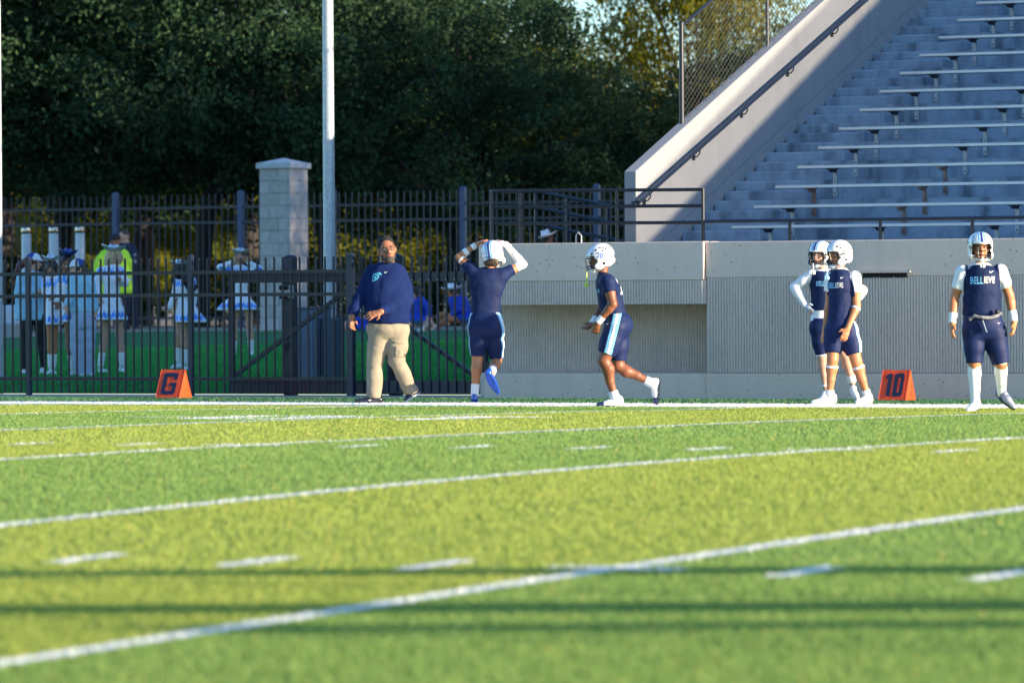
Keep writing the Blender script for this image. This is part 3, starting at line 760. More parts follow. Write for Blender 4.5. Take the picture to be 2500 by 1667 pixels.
# sunlit yellow trees further back
for k, (px, y, s, lab) in enumerate(((180, 92, 1.0, 'far sunlit tree seen low between the trunks at left'), (620, 96, 1.0, 'far sunlit tree seen between pillar and trunk'), (980, 90, 1.1, 'far sunlit tree glowing yellow behind the man in the sweatshirt'), (1350, 94, 1.0, 'far sunlit tree glowing behind the guard rail'), (1735, 66, (.62,.62,1.28), 'sunlit yellow-green tree at the top right of the sky gap'), (1165, 66, (.62,.62,1.28), 'sunlit tree at the top left of the sky gap'))):
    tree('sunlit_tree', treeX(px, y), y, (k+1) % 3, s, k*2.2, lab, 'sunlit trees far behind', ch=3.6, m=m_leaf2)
# low understory shrubs, ragged, in front of the trunks
sh, Cs = crown_mesh('foliage', 9, 1.7, 1.2, 1.1, 46, 150, .10, [m_leaf, m_leaf2], (.35, .7), .12, low=-.9)
for k in range(15):
    px = -60 + k*118 + random.uniform(-25, 25); y = random.uniform(45.5, 53)
    if 900 < px < 1120 and k % 2: continue
    if 380 < px < 520: continue
    o = empty('shrub', (treeX(px, y), y, lawn_z(y)+.7), random.uniform(0, 6.28), label='ragged understory shrub in the shade behind the tall fence', cat='shrub', group='understory shrubs behind the tall fence')
    s = random.uniform(.6, .95); o.scale = (s, s, s)
    c = bpy.data.objects.new('foliage', sh); COL.objects.link(c); c.parent = o
    mb = MB(); mb.tube([(0,0,-1.2),(.1,0,-.5),(0,.05,.2)], [.05,.04,.02], 6); mb.build('stem', m_bark, o)

for k in range(15):
    px = -150 + k*135; yy = 118 + (k*37 % 17)
    tree('distant_tree', treeX(px, yy), yy, k % 3, .82+.06*(k % 3), k*.9, 'distant tree closing the view under the oaks', 'distant trees beyond the oaks', ch=3.2, m=m_leaf if k % 3 else m_leaf2)

for k in range(9):
    px = 20 + k*172 + random.uniform(-40, 40)
    o = empty('sunlit_bush', (treeX(px, 76+k % 3*2), 76+k % 3*2, lawn_z(76)+1.1), random.uniform(0, 6.28), label='sunlit yellow bush far behind the tall fence', cat='bush', group='sunlit bushes far behind the tall fence')
    s = random.uniform(.35, .6); o.scale = (s, s, s*1.5)
    cc = bpy.data.objects.new('foliage', sh); COL.objects.link(cc); cc.parent = o
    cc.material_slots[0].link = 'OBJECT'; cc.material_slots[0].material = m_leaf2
    mb = MB(); mb.tube([(0,0,-1.2),(.1,0,-.5),(0,.05,.2)], [.05,.04,.02], 6); mb.build('stem', m_bark, o)
# ================================================================== SDF FIGURES
def v3(*a): return np.array(a, dtype=np.float32)
def rcone(a, b, ra, rb, cuts=(), op='u', sq=None):
    a = np.asarray(a, np.float32); b = np.asarray(b, np.float32); ab = b-a; L2 = float(ab@ab)+1e-9
    def f(P):
        t = np.clip(((P-a)@ab)/L2, 0, 1)
        q = P - a - t[..., None]*ab
        d = np.sqrt((q*q).sum(-1)) - (ra + (rb-ra)*t)
        for p, n in cuts: d = np.maximum(d, (P-np.asarray(p, np.float32))@np.asarray(n, np.float32))
        return d
    r = max(ra, rb)
    return (f, np.minimum(a, b)-r, np.maximum(a, b)+r, op)
def ell(c, r, Rm=None, cuts=(), op='u'):
    c = np.asarray(c, np.float32); r = np.asarray(r, np.float32)
    Rm = np.eye(3, dtype=np.float32) if Rm is None else np.asarray(Rm, np.float32)
    def f(P):
        q = (P-c)@Rm; k0 = np.sqrt(((q/r)**2).sum(-1)); k1 = np.sqrt(((q/(r*r))**2).sum(-1))+1e-9
        d = k0*(k0-1)/k1
        for p, n in cuts: d = np.maximum(d, (P-np.asarray(p, np.float32))@np.asarray(n, np.float32))
        return d
    m = float(r.max()); return (f, c-m, c+m, op)
def loft(keys, op='u', ruffle=0., nr=12, soft=.012):
    """keys rows: z, cx, cy, rx, ry (ascending z)"""
    K = np.array(sorted(keys), np.float32)
    zs = np.linspace(K[0,0], K[-1,0], 60)
    # smooth interpolation
    def sm(col):
        y = np.interp(zs, K[:,0], K[:,col]); 
        for _ in range(4): y[1:-1] = (y[:-2]+2*y[1:-1]+y[2:])/4
        return y
    cx, cy, rx, ry = sm(1), sm(2), sm(3), sm(4)
    z0, z1 = float(K[0,0]), float(K[-1,0])
    def f(P):
        z = P[..., 2]; zi = z[0,0,:] if z.ndim == 3 else z
        X = P[...,0]-np.interp(zi, zs, cx); Y = P[...,1]-np.interp(zi, zs, cy)
        a = np.interp(zi, zs, rx); b = np.interp(zi, zs, ry)
        if ruffle:
            th = np.arctan2(Y/b, X/a); w = np.clip((z1-zi)/(z1-z0), 0, 1)
            k = 1 + ruffle*w*np.sin(th*nr)
            a = a*k; b = b*k
        q = np.sqrt((X/a)**2+(Y/b)**2); d = (q-1)*np.minimum(a, b)
        e = np.maximum(z-z1, z0-z)
        return np.where((d > -soft) & (e > -soft), np.sqrt(np.maximum(d+soft,0)**2+np.maximum(e+soft,0)**2)-soft, np.maximum(d, e))
    lo = np.array([(cx-rx*1.15).min(), (cy-ry*1.15).min(), z0], np.float32); hi = np.array([(cx+rx*1.15).max(), (cy+ry*1.15).max(), z1], np.float32)
    return (f, lo, hi, op)
def surf(name, prims, vox, mats, parent, k=.015, wr=None, painter=None, smooth=True, **kw):
    """union of prims -> surface-nets mesh (one closed skin)"""
    lo = np.min([p[1] for p in prims if p[3] == 'u'], 0) - 4*vox; hi = np.max([p[2] for p in prims if p[3] == 'u'], 0) + 4*vox
    n = np.ceil((hi-lo)/vox).astype(int)+1
    ax = [lo[i] + np.arange(n[i], dtype=np.float32)*vox for i in range(3)]
    BIG = .06; F = np.full(n, BIG, np.float32)
    pad = max(k, .01)+2*vox
    for f, a, b, op in prims:
        i0 = np.maximum(0, np.floor((a-pad-lo)/vox).astype(int)); i1 = np.minimum(n, np.ceil((b+pad-lo)/vox).astype(int)+1)
        if np.any(i1 <= i0): continue
        P = np.stack(np.meshgrid(ax[0][i0[0]:i1[0]], ax[1][i0[1]:i1[1]], ax[2][i0[2]:i1[2]], indexing='ij'), -1)
        d = f(P).astype(np.float32); s = (slice(i0[0],i1[0]), slice(i0[1],i1[1]), slice(i0[2],i1[2])); G = F[s]
        if op == 'u':
            h = np.clip(.5+.5*(d-G)/k, 0, 1); F[s] = d*(1-h)+G*h - k*h*(1-h)
        elif op == 's': F[s] = np.maximum(G, -d)
        elif op == 'i': 
            G2 = np.maximum(G, d); F[s] = G2
    if wr:
        amp, fr = wr[0], wr[1]; sd_ = wr[2] if len(wr) > 2 else 1; g = np.random.default_rng(sd_)
        X, Y, Z = np.meshgrid(*ax, indexing='ij'); W = 0
        for q in range(7):
            v = g.normal(size=3)*np.array([.6,.6,1.7]); v *= fr*g.uniform(.5,1.5)/np.linalg.norm(v); ph = g.uniform(0, 6.28)
            v2 = g.normal(size=3)*fr*.35
            W = W + (1.2-2.4*np.abs(np.sin(.5*(X*v[0]+Y*v[1]+Z*v[2]+ph+1.8*np.sin(X*v2[0]+Y*v2[1]+Z*v2[2])))))*.8
        F = F + amp*W/3
    S = F < 0
    c = [S[dx:n[0]-1+dx, dy:n[1]-1+dy, dz:n[2]-1+dz] for dx in (0,1) for dy in (0,1) for dz in (0,1)]
    cnt = sum(x.astype(np.int8) for x in c); I = np.argwhere((cnt > 0) & (cnt < 8)); del c
    acc = np.zeros((len(I),3)); num = np.zeros(len(I))
    for e in range(3):
        o1, o2 = [q for q in range(3) if q != e]
        for u in (0,1):
            for w in (0,1):
                A = I.copy(); A[:,o1] += u; A[:,o2] += w; B = A.copy(); B[:,e] += 1
                fa = F[A[:,0],A[:,1],A[:,2]]; fb = F[B[:,0],B[:,1],B[:,2]]; m = (fa < 0) != (fb < 0)
                t = np.where(m, fa/np.where(m, fa-fb, 1), 0); Pp = A.astype(float); Pp[:,e] += t
                acc[m] += Pp[m]; num[m] += 1
    V = acc/num[:,None]*vox + lo
    idm = np.full(n-1, -1, np.int32); idm[I[:,0],I[:,1],I[:,2]] = np.arange(len(I))
    Q = []
    for e in range(3):
        o1, o2 = (e+1) % 3, (e+2) % 3
        sl = [slice(1, n[q]-1) for q in range(3)]; sl[e] = slice(0, n[e]-1); sl2 = list(sl); sl2[e] = slice(1, n[e])
        a = S[tuple(sl)]; b = S[tuple(sl2)]; E = np.argwhere(a != b)
        if not len(E): continue
        ins = a[E[:,0],E[:,1],E[:,2]]
        for q in range(3):
            if q != e: E[:,q] += 1
        def at_(d1, d2):
            A = E.copy(); A[:,o1] += d1; A[:,o2] += d2; return idm[A[:,0],A[:,1],A[:,2]]
        q4 = np.stack([at_(-1,-1), at_(0,-1), at_(0,0), at_(-1,0)], 1)
        q4[~ins] = q4[~ins][:, ::-1]; Q.append(q4)
    Q = np.concatenate(Q)
    Q = Q[(Q >= 0).all(1)]
    # one smoothing pass
    for _ in range(2):
        s_ = np.zeros_like(V); m_ = np.zeros(len(V))
        for i in range(4):
            np.add.at(s_, Q[:,i], V[Q[:,(i+1) % 4]]); np.add.at(m_, Q[:,i], 1)
            np.add.at(s_, Q[:,i], V[Q[:,(i-1) % 4]]); np.add.at(m_, Q[:,i], 1)
        V = V*.5 + .5*s_/np.maximum(m_, 1)[:,None]
    mi = None
    if painter is not None:
        Cc = V[Q].mean(1); Nn = np.cross(V[Q[:,2]]-V[Q[:,0]], V[Q[:,3]]-V[Q[:,1]]); Nn /= np.linalg.norm(Nn, axis=1)[:,None]+1e-9
        mi = painter(Cc, Nn)
    o = link(name, np_mesh(name, V, Q, mats, smooth, mi), parent, **kw)
    return o

def unit(v): v = np.asarray(v, float); return v/(np.linalg.norm(v)+1e-9)
def hand(w, f, n, sg, L=.185, curl=.35, spread=.12, r=1.):
    """palm + four unequal fingers + thumb. w wrist, f towards fingertips, n palm normal, sg thumb side"""
    f = unit(f); n = unit(np.asarray(n)-f*np.dot(n, f)); s = np.cross(f, n)*sg
    k = L/.185; Rm = np.stack([f, s, n], 1)
    pr = [rcone(w-f*.02, w+f*.03*k, .025*r, .024*r), ell(w+f*.052*k, (.052*k, .040*k, .019*r), Rm)]
    for off, ln in ((-.030,.058), (-.011,.070), (.010,.076), (.029,.068)):
        b = w+f*.088*k+s*off*k; d0 = unit(f+s*off/.03*spread)
        d1 = unit(d0*math.cos(curl)+n*math.sin(curl)); d2 = unit(d0*math.cos(curl*2.2)+n*math.sin(curl*2.2))
        m1 = b+d1*ln*.5*k; e = m1+d2*ln*.5*k
        pr += [rcone(b-f*.012, m1, .0098*r, .0090*r), rcone(m1, e, .0090*r, .0075*r)]
    tb = w+f*.028*k+s*.034*k; td = unit(f*.65+s*.75+n*.25); t1 = tb+td*.034*k; t2 = t1+unit(f*.9+s*.35+n*.35)*.030*k
    pr += [rcone(tb-s*.012, t1, .0135*r, .0110*r), rcone(t1, t2, .0110*r, .0088*r)]
    return pr

def head_frame(yaw, pitch=0, roll=0):
    """yaw 0 looks at the camera, -90 looks to image left"""
    y = R(yaw); p = R(pitch)
    f = np.array([math.sin(y)*math.cos(p), -math.cos(y)*math.cos(p), -math.sin(p)])
    up = np.array([math.sin(y)*math.sin(p), -math.cos(y)*math.sin(p), math.cos(p)])
    x = np.cross(f, up); r = R(roll)
    up2 = up*math.cos(r)+x*math.sin(r); x2 = np.cross(f, up2)
    return np.stack([x2, f, up2], 1)          # columns: right, forward, up
def head_prims(c, Rm, s=1., jaw=1.):
    def T(x, y, z): return np.asarray(c) + Rm@(np.array([x, y, z])*s)
    def e(p, r, op='u'): return ell(T(*p), np.array(r)*s, Rm, op=op)
    return [e((0,-.012,.030),(.077,.097,.090)), e((0,.020,-.035),(.062*jaw,.070,.082)), e((0,.058,-.092),(.028*jaw,.026,.022)),
            e((0,.074,.022),(.052,.022,.012)), rcone(T(0,.088,.008), T(0,.112,-.030), .009*s, .0150*s), e((.038,.062,-.030),(.022,.022,.022)), e((-.038,.062,-.030),(.022,.022,.022)),
            e((.080,-.008,-.010),(.011,.020,.033)), e((-.080,-.008,-.010),(.011,.020,.033)),
            e((.032,.098,.002),(.018,.014,.011),'s'), e((-.032,.098,.002),(.018,.014,.011),'s'), e((0,.088,-.062),(.026,.012,.012))]
def blob(name, items, mats, parent, n=10, smooth=True, **k):
    """small ellipsoids as lat-long meshes: items (centre, radii, Rm, mi)"""
    mb = MB()
    for c, r, Rm, mi in items:
        V = []; 
        for i in range(n+1):
            ph = math.pi*i/n
            for j in range(2*n):
                th = math.pi*j/n; V.append(np.asarray(c)+Rm@(np.array([math.sin(ph)*math.cos(th), math.sin(ph)*math.sin(th), math.cos(ph)])*np.array(r)))
        Fs = [(i*2*n+j, i*2*n+(j+1) % (2*n), (i+1)*2*n+(j+1) % (2*n), (i+1)*2*n+j) for i in range(n) for j in range(2*n)]
        Fs = [tuple(reversed(f)) for f in Fs]
        mb.add(V, Fs, mi)
    return mb.build(name, mats, parent, smooth=smooth, **k)

m_eye = mat('eye_white', (.70,.66,.62), .3); m_iris = mat('eye_dark', (.02,.012,.01), .25)
def face_bits(par, c, Rm, s, skin_lip, brow, lid=None):
    T = lambda x, y, z: np.asarray(c)+Rm@(np.array([x,y,z])*s)
    for sx in (-1, 1):
        blob('eye', [(T(sx*.031,.080,.002), np.array((.0135,.010,.0075))*s, Rm, 0), (T(sx*.031,.0875,.002), np.array((.0062,.0052,.0062))*s, Rm, 1)], [m_eye, m_iris], par, 6)
        blob('eyebrow', [(T(sx*.032,.094,.021), np.array((.020,.005,.0042))*s, Rm, 0)], [brow], par, 6)
    blob('lips', [(T(0,.0975,-.057), np.array((.021,.006,.0048))*s, Rm, 0), (T(0,.0965,-.067), np.array((.018,.0065,.0055))*s, Rm, 0)], [skin_lip], par, 6)

m_hw = mat('helmet_white', (.80,.80,.79), .18, spec=.6, coat=.6); m_hb = mat('helmet_navy', (.015,.045,.22), .3); m_hl = mat('helmet_sky', (.12,.38,.72), .3)
m_hk = mat('helmet_black', (.012,.012,.015), .35); m_hred = mat('maroon_print', (.16,.02,.06), .5); m_pad = mat('helmet_padding', (.02,.02,.025), .7)
def helmet(par, c, Rm, s=1., stripes=True, dots=0, number=None, letter=None, guard=None, guard_len=.16, side=1, scuff=0, maroon=False, band_text=None):
    c = np.asarray(c, float); T = lambda x, y, z: c+Rm@(np.array([x,y,z])*s)
    e = lambda p, r, op='u': ell(T(*p), np.array(r)*s, Rm, op=op)
    pr = [e((0,-.012,.030),(.122,.146,.125)), e((0,-.022,-.030),(.120,.130,.110)), e((.098,.045,-.072),(.022,.055,.040)), e((-.098,.045,-.072),(.022,.055,.040)),
          e((0,-.012,.026),(.109,.132,.112),'s'), e((0,-.015,-.040),(.104,.118,.125),'s')]
    # face opening and lower rim
    q = {}
    def box(cc, r, op='s'):
        cc = T(*cc).astype(np.float32); r = np.array(r, np.float32)*s; Rf = Rm.astype(np.float32)
        def f(P):
            w = np.abs((P-cc)@Rf)-r; return np.minimum(w.max(-1), 0)+np.sqrt((np.maximum(w,0)**2).sum(-1))-.012
        m = float(np.linalg.norm(r)); return (f, cc-m, cc+m, op)
    pr += [box((0,.13,-.055),(.078,.085,.085)), box((0,.03,-.150),(.2,.3,.030)), e((0,-.125,-.105),(.10,.07,.035),'s')]
    for sx in (-1,1): pr += [e((sx*.12,.0,-.055),(.03,.016,.014),'s')]
    cf_ = c.astype(np.float32)
    def paint(C, N):
        L = (C-cf_)@Rm/s; x, y, z = L[:,0], L[:,1], L[:,2]; mi = np.zeros(len(C), int)
        r = np.sqrt((x/.122)**2+((y+.012)/.146)**2+((z-.03)/.125)**2)
        out = (N@Rm*np.stack([x, y, z],1)).sum(1) > 0
        up = out & ((z > .02) | (y < -.06)) & (z > -.09)
        if stripes:
            ax = np.abs(x); mi[up & (ax < .0125)] = 1; mi[up & (ax > .0185) & (ax < .0345)] = 2
        if maroon:
            ax = np.abs(x); mi[up & (ax < .006)] = 3; mi[up & (ax > .012) & (ax < .020)] = 1
        mi[~out] = 4
        return mi
    h = surf('helmet', pr, .0058*s, [m_hw, m_hb, m_hl, m_hred, m_pad], par, k=.008, painter=paint)
    bvh = BVHTree.FromPolygons([v.co for v in h.data.vertices], [p.vertices for p in h.data.polygons])
    def on(d, lift=.002):
        o_ = Vector(T(0,-.005,.0)); dd = Vector(Rm@np.array(d)).normalized()
        hit = bvh.ray_cast(o_+dd*.3, -dd)
        return (np.array(hit[0])+np.array(dd)*lift, np.array(hit[1])) if hit[0] is not None else (T(*d), np.array(dd))
    # face mask
    mb = MB(); bars = []
    def arc(z, yf, w=.098, yb=.055, zb=None, n=9):
        pts = []
        for i in range(n):
            t = -1+2*i/(n-1); pts.append(T(w*math.sin(t*math.pi/2)*1.0, yb+(yf-yb)*math.cos(t*math.pi/2)**.75, z if zb is None else z+(zb-z)*abs(t)**2))
        return pts
    for z, yf, zb in ((-.022,.150,.005), (-.062,.168,-.050), (-.090,.170,-.075)): mb.tube(arc(z, yf, zb=zb), .0038*s, 6)
    mb.tube(arc(.030,.140,w=.104,yb=.05,zb=.0), .0040*s, 6)
    for x in (-.040,.040,): mb.tube([T(x*.9,.150,.028), T(x,.146,-.022), T(x,.157,-.062), T(x*.8,.160,-.090)], .0036*s, 6)
    mb.tube([T(0,.165,-.062), T(0,.170,-.090)], .0036*s, 6)
    for x in (-1,1): mb.tube([T(x*.100,.052,-.0), T(x*.104,.058,-.05), T(x*.098,.060,-.078)], .0038*s, 6)
    mb.build('facemask', m_hk, h, smooth=True)
    blob('front_bumper', [(T(0,.134,.052), np.array((.040,.010,.010))*s, Rm, 0)], [m_hw], h, 6)
    blob('chin_cup', [(T(0,.100,-.112), np.array((.034,.026,.022))*s, Rm, 0)], [m_hw], h, 7)
    mb = MB()
    for x in (-1,1):
        mb.tube([T(x*.030,.100,-.108), T(x*.080,.062,-.085), T(x*.112,.030,-.045)], .0055*s, 5); mb.tube([T(x*.030,.098,-.116), T(x*.085,.040,-.115), T(x*.108,.0,-.085)], .0055*s, 5)
    mb.build('chin_strap', m_hw, h, smooth=True)
    g = np.random.default_rng(dots+5)
    if dots:
        mb = MB()
        for i in range(dots):
            a = g.uniform(-1.25, 1.0); z = g.uniform(-.18, 1.1); d = np.array((side*math.cos(a), math.sin(a)*1.1-.1, z)); p, nn = on(d)
            if number and abs(d[1]+.1) < .42 and z < .62: continue
            nn = unit(nn); e1 = unit(np.cross(nn, (0,0,1))); e2 = np.cross(nn, e1); r_ = .0115*s*g.uniform(.6,1.2)
            mb.add([p+nn*.001+(e1*math.cos(t)*(r_ if q_ % 2 == 0 else r_*.5)+e2*math.sin(t)*(r_ if q_ % 2 == 0 else r_*.5)) for q_, t in enumerate(np.linspace(0, 2*math.pi, 10, endpoint=False))], [tuple(range(10))])
        mb.build('star_stickers', m_hk, h, kind='stuff')
    if scuff:
        mb = MB()
        for i in range(scuff):
            a = g.uniform(-1.2,1.2); z = g.uniform(.1,1.2); p, nn = on((side*math.cos(a), math.sin(a), z)); e1 = unit(g.normal(size=3)); e1 = unit(e1-nn*np.dot(e1,nn))
            mb.tube([p-e1*.016*s, p+e1*.016*s], .0030*s, 4)
        mb.build('scuff_marks', m_hk, h, kind='stuff')
    if guard:
        mb = MB(); a = T(0.0,.168,-.082); g1 = a+np.array((0,0,-guard_len))
        mb.tube([a, a+np.array((.004,0,-guard_len*.5)), g1], .0065*s, 6)
        for q_ in range(5):
            an = q_*1.26; mb.tube([g1, g1+np.array((.022*math.cos(an), .015*math.sin(an), -.012)), g1+np.array((.016*math.cos(an), .01*math.sin(an), -.036))], .0085, 6)
        mb.build('mouthguard', guard, h, smooth=True)
    return h, bvh, T

def tube_band(name, a, b, ra, rb, m, par, n=20, thick=.0035, **k):
    a = np.asarray(a, float); b = np.asarray(b, float); d = unit(b-a); up = np.array((0,0,1)) if abs(d[2]) < .9 else np.array((1,0,0))
    e1 = unit(np.cross(d, up)); e2 = np.cross(d, e1); mb = MB(); V = []
    for p, r in ((a, ra-.004), (a+d*.002, ra+thick), (b-d*.002, rb+thick), (b, rb-.004)):
        for i in range(n): t = 2*math.pi*i/n; V.append(p+(e1*math.cos(t)+e2*math.sin(t))*r)
    mb.add(V, [(j*n+i, j*n+(i+1) % n, (j+1)*n+(i+1) % n, (j+1)*n+i)[::1] for j in range(3) for i in range(n)])
    return mb.build(name, m, par, smooth=True, **k)

def shoe(par, heel, toe, ankle, m_up, m_sole, s=1., stud=True, laces=None, toe_m=None):
    heel = np.asarray(heel, float); toe = np.asarray(toe, float); f = unit(toe-heel); L = np.linalg.norm(toe-heel)
    up = unit(np.asarray(ankle)-heel*.75-toe*.25); up = unit(up-f*np.dot(up, f)); sd_ = np.cross(f, up)
    h = heel+f*.038; cuts = [(heel+up*.012, -up)]
    Rm = np.stack([f, sd_, up], 1)
    pr = [rcone(h+up*.040, heel+f*L*.55+up*.034, .036*s, .036*s, cuts), rcone(heel+f*L*.55+up*.030, toe-f*.034+up*.024, .040*s, .027*s, cuts),
          rcone(h+up*.05, h+up*.085+f*.008, .036*s, .034*s), rcone(h+up*.085, heel+f*L*.5+up*.045, .034*s, .026*s)]
    def pt(C, N):
        mi = np.zeros(len(C), int)
        if toe_m is not None: mi[((C-heel)@f > L*.72)] = 1
        return mi
    o = surf('shoe', pr, .0085, [m_up]+([toe_m] if toe_m else []), par, k=.018, painter=pt if toe_m else None)
    mb = MB(); V = []; n = 18; prof = []
    for i in range(n):
        t = 2*math.pi*i/n; x = L/2*(1-math.cos(t)); w = (.034+.010*math.sin(min(1, x/L*1.2)*math.pi))*math.sin(t)*s*1.12
        prof.append(heel+f*x+sd_*w)
    V = [p+up*.0 for p in prof]+[p+up*.016 for p in prof]
    mb.add(V, [tuple(reversed(range(n))), tuple(range(n, 2*n))]+[(i, (i+1) % n, (i+1) % n+n, i+n) for i in range(n)])
    if stud:
        for x, w in ((.12,.022),(.12,-.022),(.62,.030),(.62,-.030),(.82,.022),(.82,-.022)):
            p = heel+f*L*x+sd_*w; mb.tube([p+up*.004, p-up*.010], [.007,.005], 6)
    mb.build('sole', m_sole, o)
    if laces:
        mb = MB()
        for i in range(5):
            p = heel+f*L*(.42+.06*i)+up*(.083-.007*i); mb.tube([p-sd_*.022-up*.004, p+up*.004, p+sd_*.022-up*.004], .0028, 5)
        mb.build('laces', laces, o)
    return o

def figure_root(name, px, py, label, lawn=False, cat='person', group=None, dz=0.):
    P = spot(px, py, lawn); s = scale_at(P)
    o = empty(name, (P[0], P[1], P[2]+dz), YAW, label=label, cat=cat, group=group)
    return o, s, P
class Fig:
    """measured joints -> metres in the figure's own frame (x right, y away, z up)"""
    def __init__(s, crop, foot, label, lawn=False, group=None, dz=0., depth=None):
        s.ox, s.oy, s.k = crop; s.px = s.ox+foot[0]/s.k; s.py = s.oy+foot[1]/s.k
        s.root, s.s, s.P = figure_root('person', s.px, s.py, label, lawn, group=group, dz=dz)
        s.dz = dz
    def __call__(s, x, y, d=0.):
        X = s.ox+x/s.k; Y = s.oy+y/s.k
        # perspective: a joint nearer the lens subtends more
        sc = s.s
        return np.array([(X-s.px)/sc, d, (s.py-Y)/sc - s.dz])
    def m(s, px): return px/s.k/s.s
    def torso(s, rows):
        """rows: y, xl, xr, half depth, centre depth"""
        out = []
        for y, xl, xr, ry, cy in rows:
            c = s((xl+xr)/2, y, cy); out.append((c[2], c[0], cy, s.m(xr-xl)/2, ry))
        return out
def lerp(a, b, t): return np.asarray(a)*(1-t)+np.asarray(b)*t

def decal(par, target, polys, size, centre, m, name, facing=(0,-1,0), rot=0., lift=.003, flip=1, sub=True, aspect=1.):
    """flat print laid on a garment: polys in unit coordinates, facing = outward direction"""
    fz = unit(facing); ux = unit(np.cross((0,0,1), -fz)) if abs(fz[2]) < .9 else np.array((1,0,0)); ux = unit(np.cross(fz, (0,0,1)))*-1
    ux = unit(np.cross((0,0,1), fz)); uy = np.array((0,0,1.)); c, s = math.cos(rot), math.sin(rot)
    mb = MB()
    for P in polys:
        P = [P] if isinstance(P[0][0], (int, float)) else P
        mb.poly(P, lambda u, v: ((u*c-v*s)*size*aspect, (u*s+v*c)*size, 0))
    me = mb.mesh(name, m)
    if sub:
        bm = bmesh.new(); bm.from_mesh(me)
        for _ in range(3):
            es = [e for e in bm.edges if e.calc_length() > .012]
            if not es: break
            bmesh.ops.subdivide_edges(bm, edges=es, cuts=1)
        bmesh.ops.triangulate(bm, faces=bm.faces[:]); bm.to_mesh(me); bm.free()
    bvh = BVHTree.FromPolygons([v.co for v in target.data.vertices], [p.vertices for p in target.data.polygons])
    last = None
    for v in me.vertices:
        p = np.asarray(centre)+ux*v.co.x+uy*v.co.y; o_ = Vector(p+fz*.5)
        h = bvh.ray_cast(o_, Vector(-fz))
        if h[0] is not None: v.co = h[0]+Vector(fz)*lift; last = (v.co-Vector(p)).dot(Vector(fz))
        else: v.co = Vector(p+fz*(last if last is not None else 0))
    me.update()
    return link(name, me, target)
def text_polys(txt, outline=False, w=.006):
    cu = bpy.data.curves.new('t', 'FONT'); cu.body = txt; cu.size = 1; cu.resolution_u = 2; cu.align_x = 'CENTER'; cu.align_y = 'CENTER'; cu.space_character = 1.02
    if outline: cu.fill_mode = 'NONE'; cu.bevel_depth = w; cu.bevel_resolution = 0
    else: cu.offset = .018
    o = bpy.data.objects.new('t', cu); COL.objects.link(o); dg = bpy.context.evaluated_depsgraph_get(); dg.update()
    me = bpy.data.meshes.new_from_object(o.evaluated_get(dg)); V = [(v.co.x, v.co.y) for v in me.vertices]; Fs = [tuple(p.vertices) for p in me.polygons]
    bpy.data.objects.remove(o); bpy.data.curves.remove(cu); bpy.data.meshes.remove(me)
    return [[[V[i] for i in f]] for f in Fs]
def decal_mesh(target, pieces, size, centre, m, name, aspect=1., rot=0., facing=(0,-1,0), lift=.003):
    fz = unit(facing); ux = unit(np.cross((0,0,1), fz)); uy = np.array((0,0,1.)); c, s = math.cos(rot), math.sin(rot)
    bvh = BVHTree.FromPolygons([v.co for v in target.data.vertices], [p.vertices for p in target.data.polygons])
    mb = MB()
    for lp in pieces:
        L = lp[0]; pts = []
        for u, v in L:
            u *= aspect; p = np.asarray(centre)+ux*((u*c-v*s)*size)+uy*((u*s+v*c)*size); h = bvh.ray_cast(Vector(p+fz*.5), Vector(-fz))
            pts.append(np.array(h[0])+fz*lift if h[0] is not None else p+fz*.02)
        mb.add(pts, [tuple(range(len(pts)))])
    return mb.build(name, m, target)
# the slim curved check mark printed on the kit
SW = [[(-.5,.02),(-.46,-.16),(-.36,-.24),(-.22,-.22),(.5,.22),(-.20,-.02),(-.30,-.03),(-.36,.03),(-.38,.12),(-.36,.24),(-.44,.16)]]
# ================================================================== PEOPLE
sk_brown = mat('skin_brown', (.28,.115,.055), .5, var=.10, vscale=14, sss=.06)
sk_deep = mat('skin_deep_brown', (.21,.072,.030), .48, var=.10, vscale=14, sss=.06)
sk_tan = mat('skin_tan', (.49,.190,.078), .5, var=.08, vscale=14, sss=.08)
sk_fair = mat('skin_fair', (.62,.33,.22), .5, var=.08, vscale=14, sss=.08)
lip_b = mat('lips_brown', (.26,.09,.07), .4); lip_r = mat('lips_red', (.45,.09,.09), .4)
hair_k = mat('hair_black', (.018,.013,.011), .5, var=.4, vscale=40, bump=.6, bscale=120, stretch=(1,1,.25))
hair_br = mat('hair_brown', (.06,.032,.018), .5, var=.4, vscale=40, bump=.6, bscale=120, stretch=(1,1,.2))
hair_red = mat('hair_auburn', (.12,.022,.016), .5, var=.3, vscale=30, stretch=(1,1,.2))
hair_bl = mat('hair_blonde', (.48,.34,.17), .5, var=.25, vscale=30, bump=.5, bscale=90, stretch=(1,1,.2))
hair_gr = mat('beard_greying', (.10,.085,.075), .8, col2=(.018,.014,.012), vscale=70, bump=.8, bscale=160)
navy = mat('navy_jersey', (.0045,.014,.064), .7, var=.18, vscale=7, bump=.45, bscale=20, bdist=.018, spec=.22)
navy_s = mat('navy_shorts_fabric', (.0045,.014,.070), .62, var=.12, vscale=7, bump=.25, bscale=20, bdist=.012, spec=.25)
sweat = mat('navy_fleece', (.0035,.014,.074), .9, var=.10, vscale=9, bump=.35, bscale=16, bdist=.02, spec=.2)
khaki = mat('khaki_cotton', (.275,.232,.162), .9, var=.08, vscale=6, bump=.4, bscale=14, bdist=.02)
white_c = mat('white_compression', (.78,.78,.78), .6, var=.03, vscale=6, bump=.12, bscale=40)
white_t = mat('white_tape', (.82,.81,.79), .7)
sky_p = mat('sky_blue_print', (.20,.52,.80), .5); wht_p = mat('white_print', (.80,.80,.80), .5); mar_p = mat('maroon_trim', (.10,.02,.06), .5); cyan_p = mat('cyan_print', (.10,.50,.72), .5)
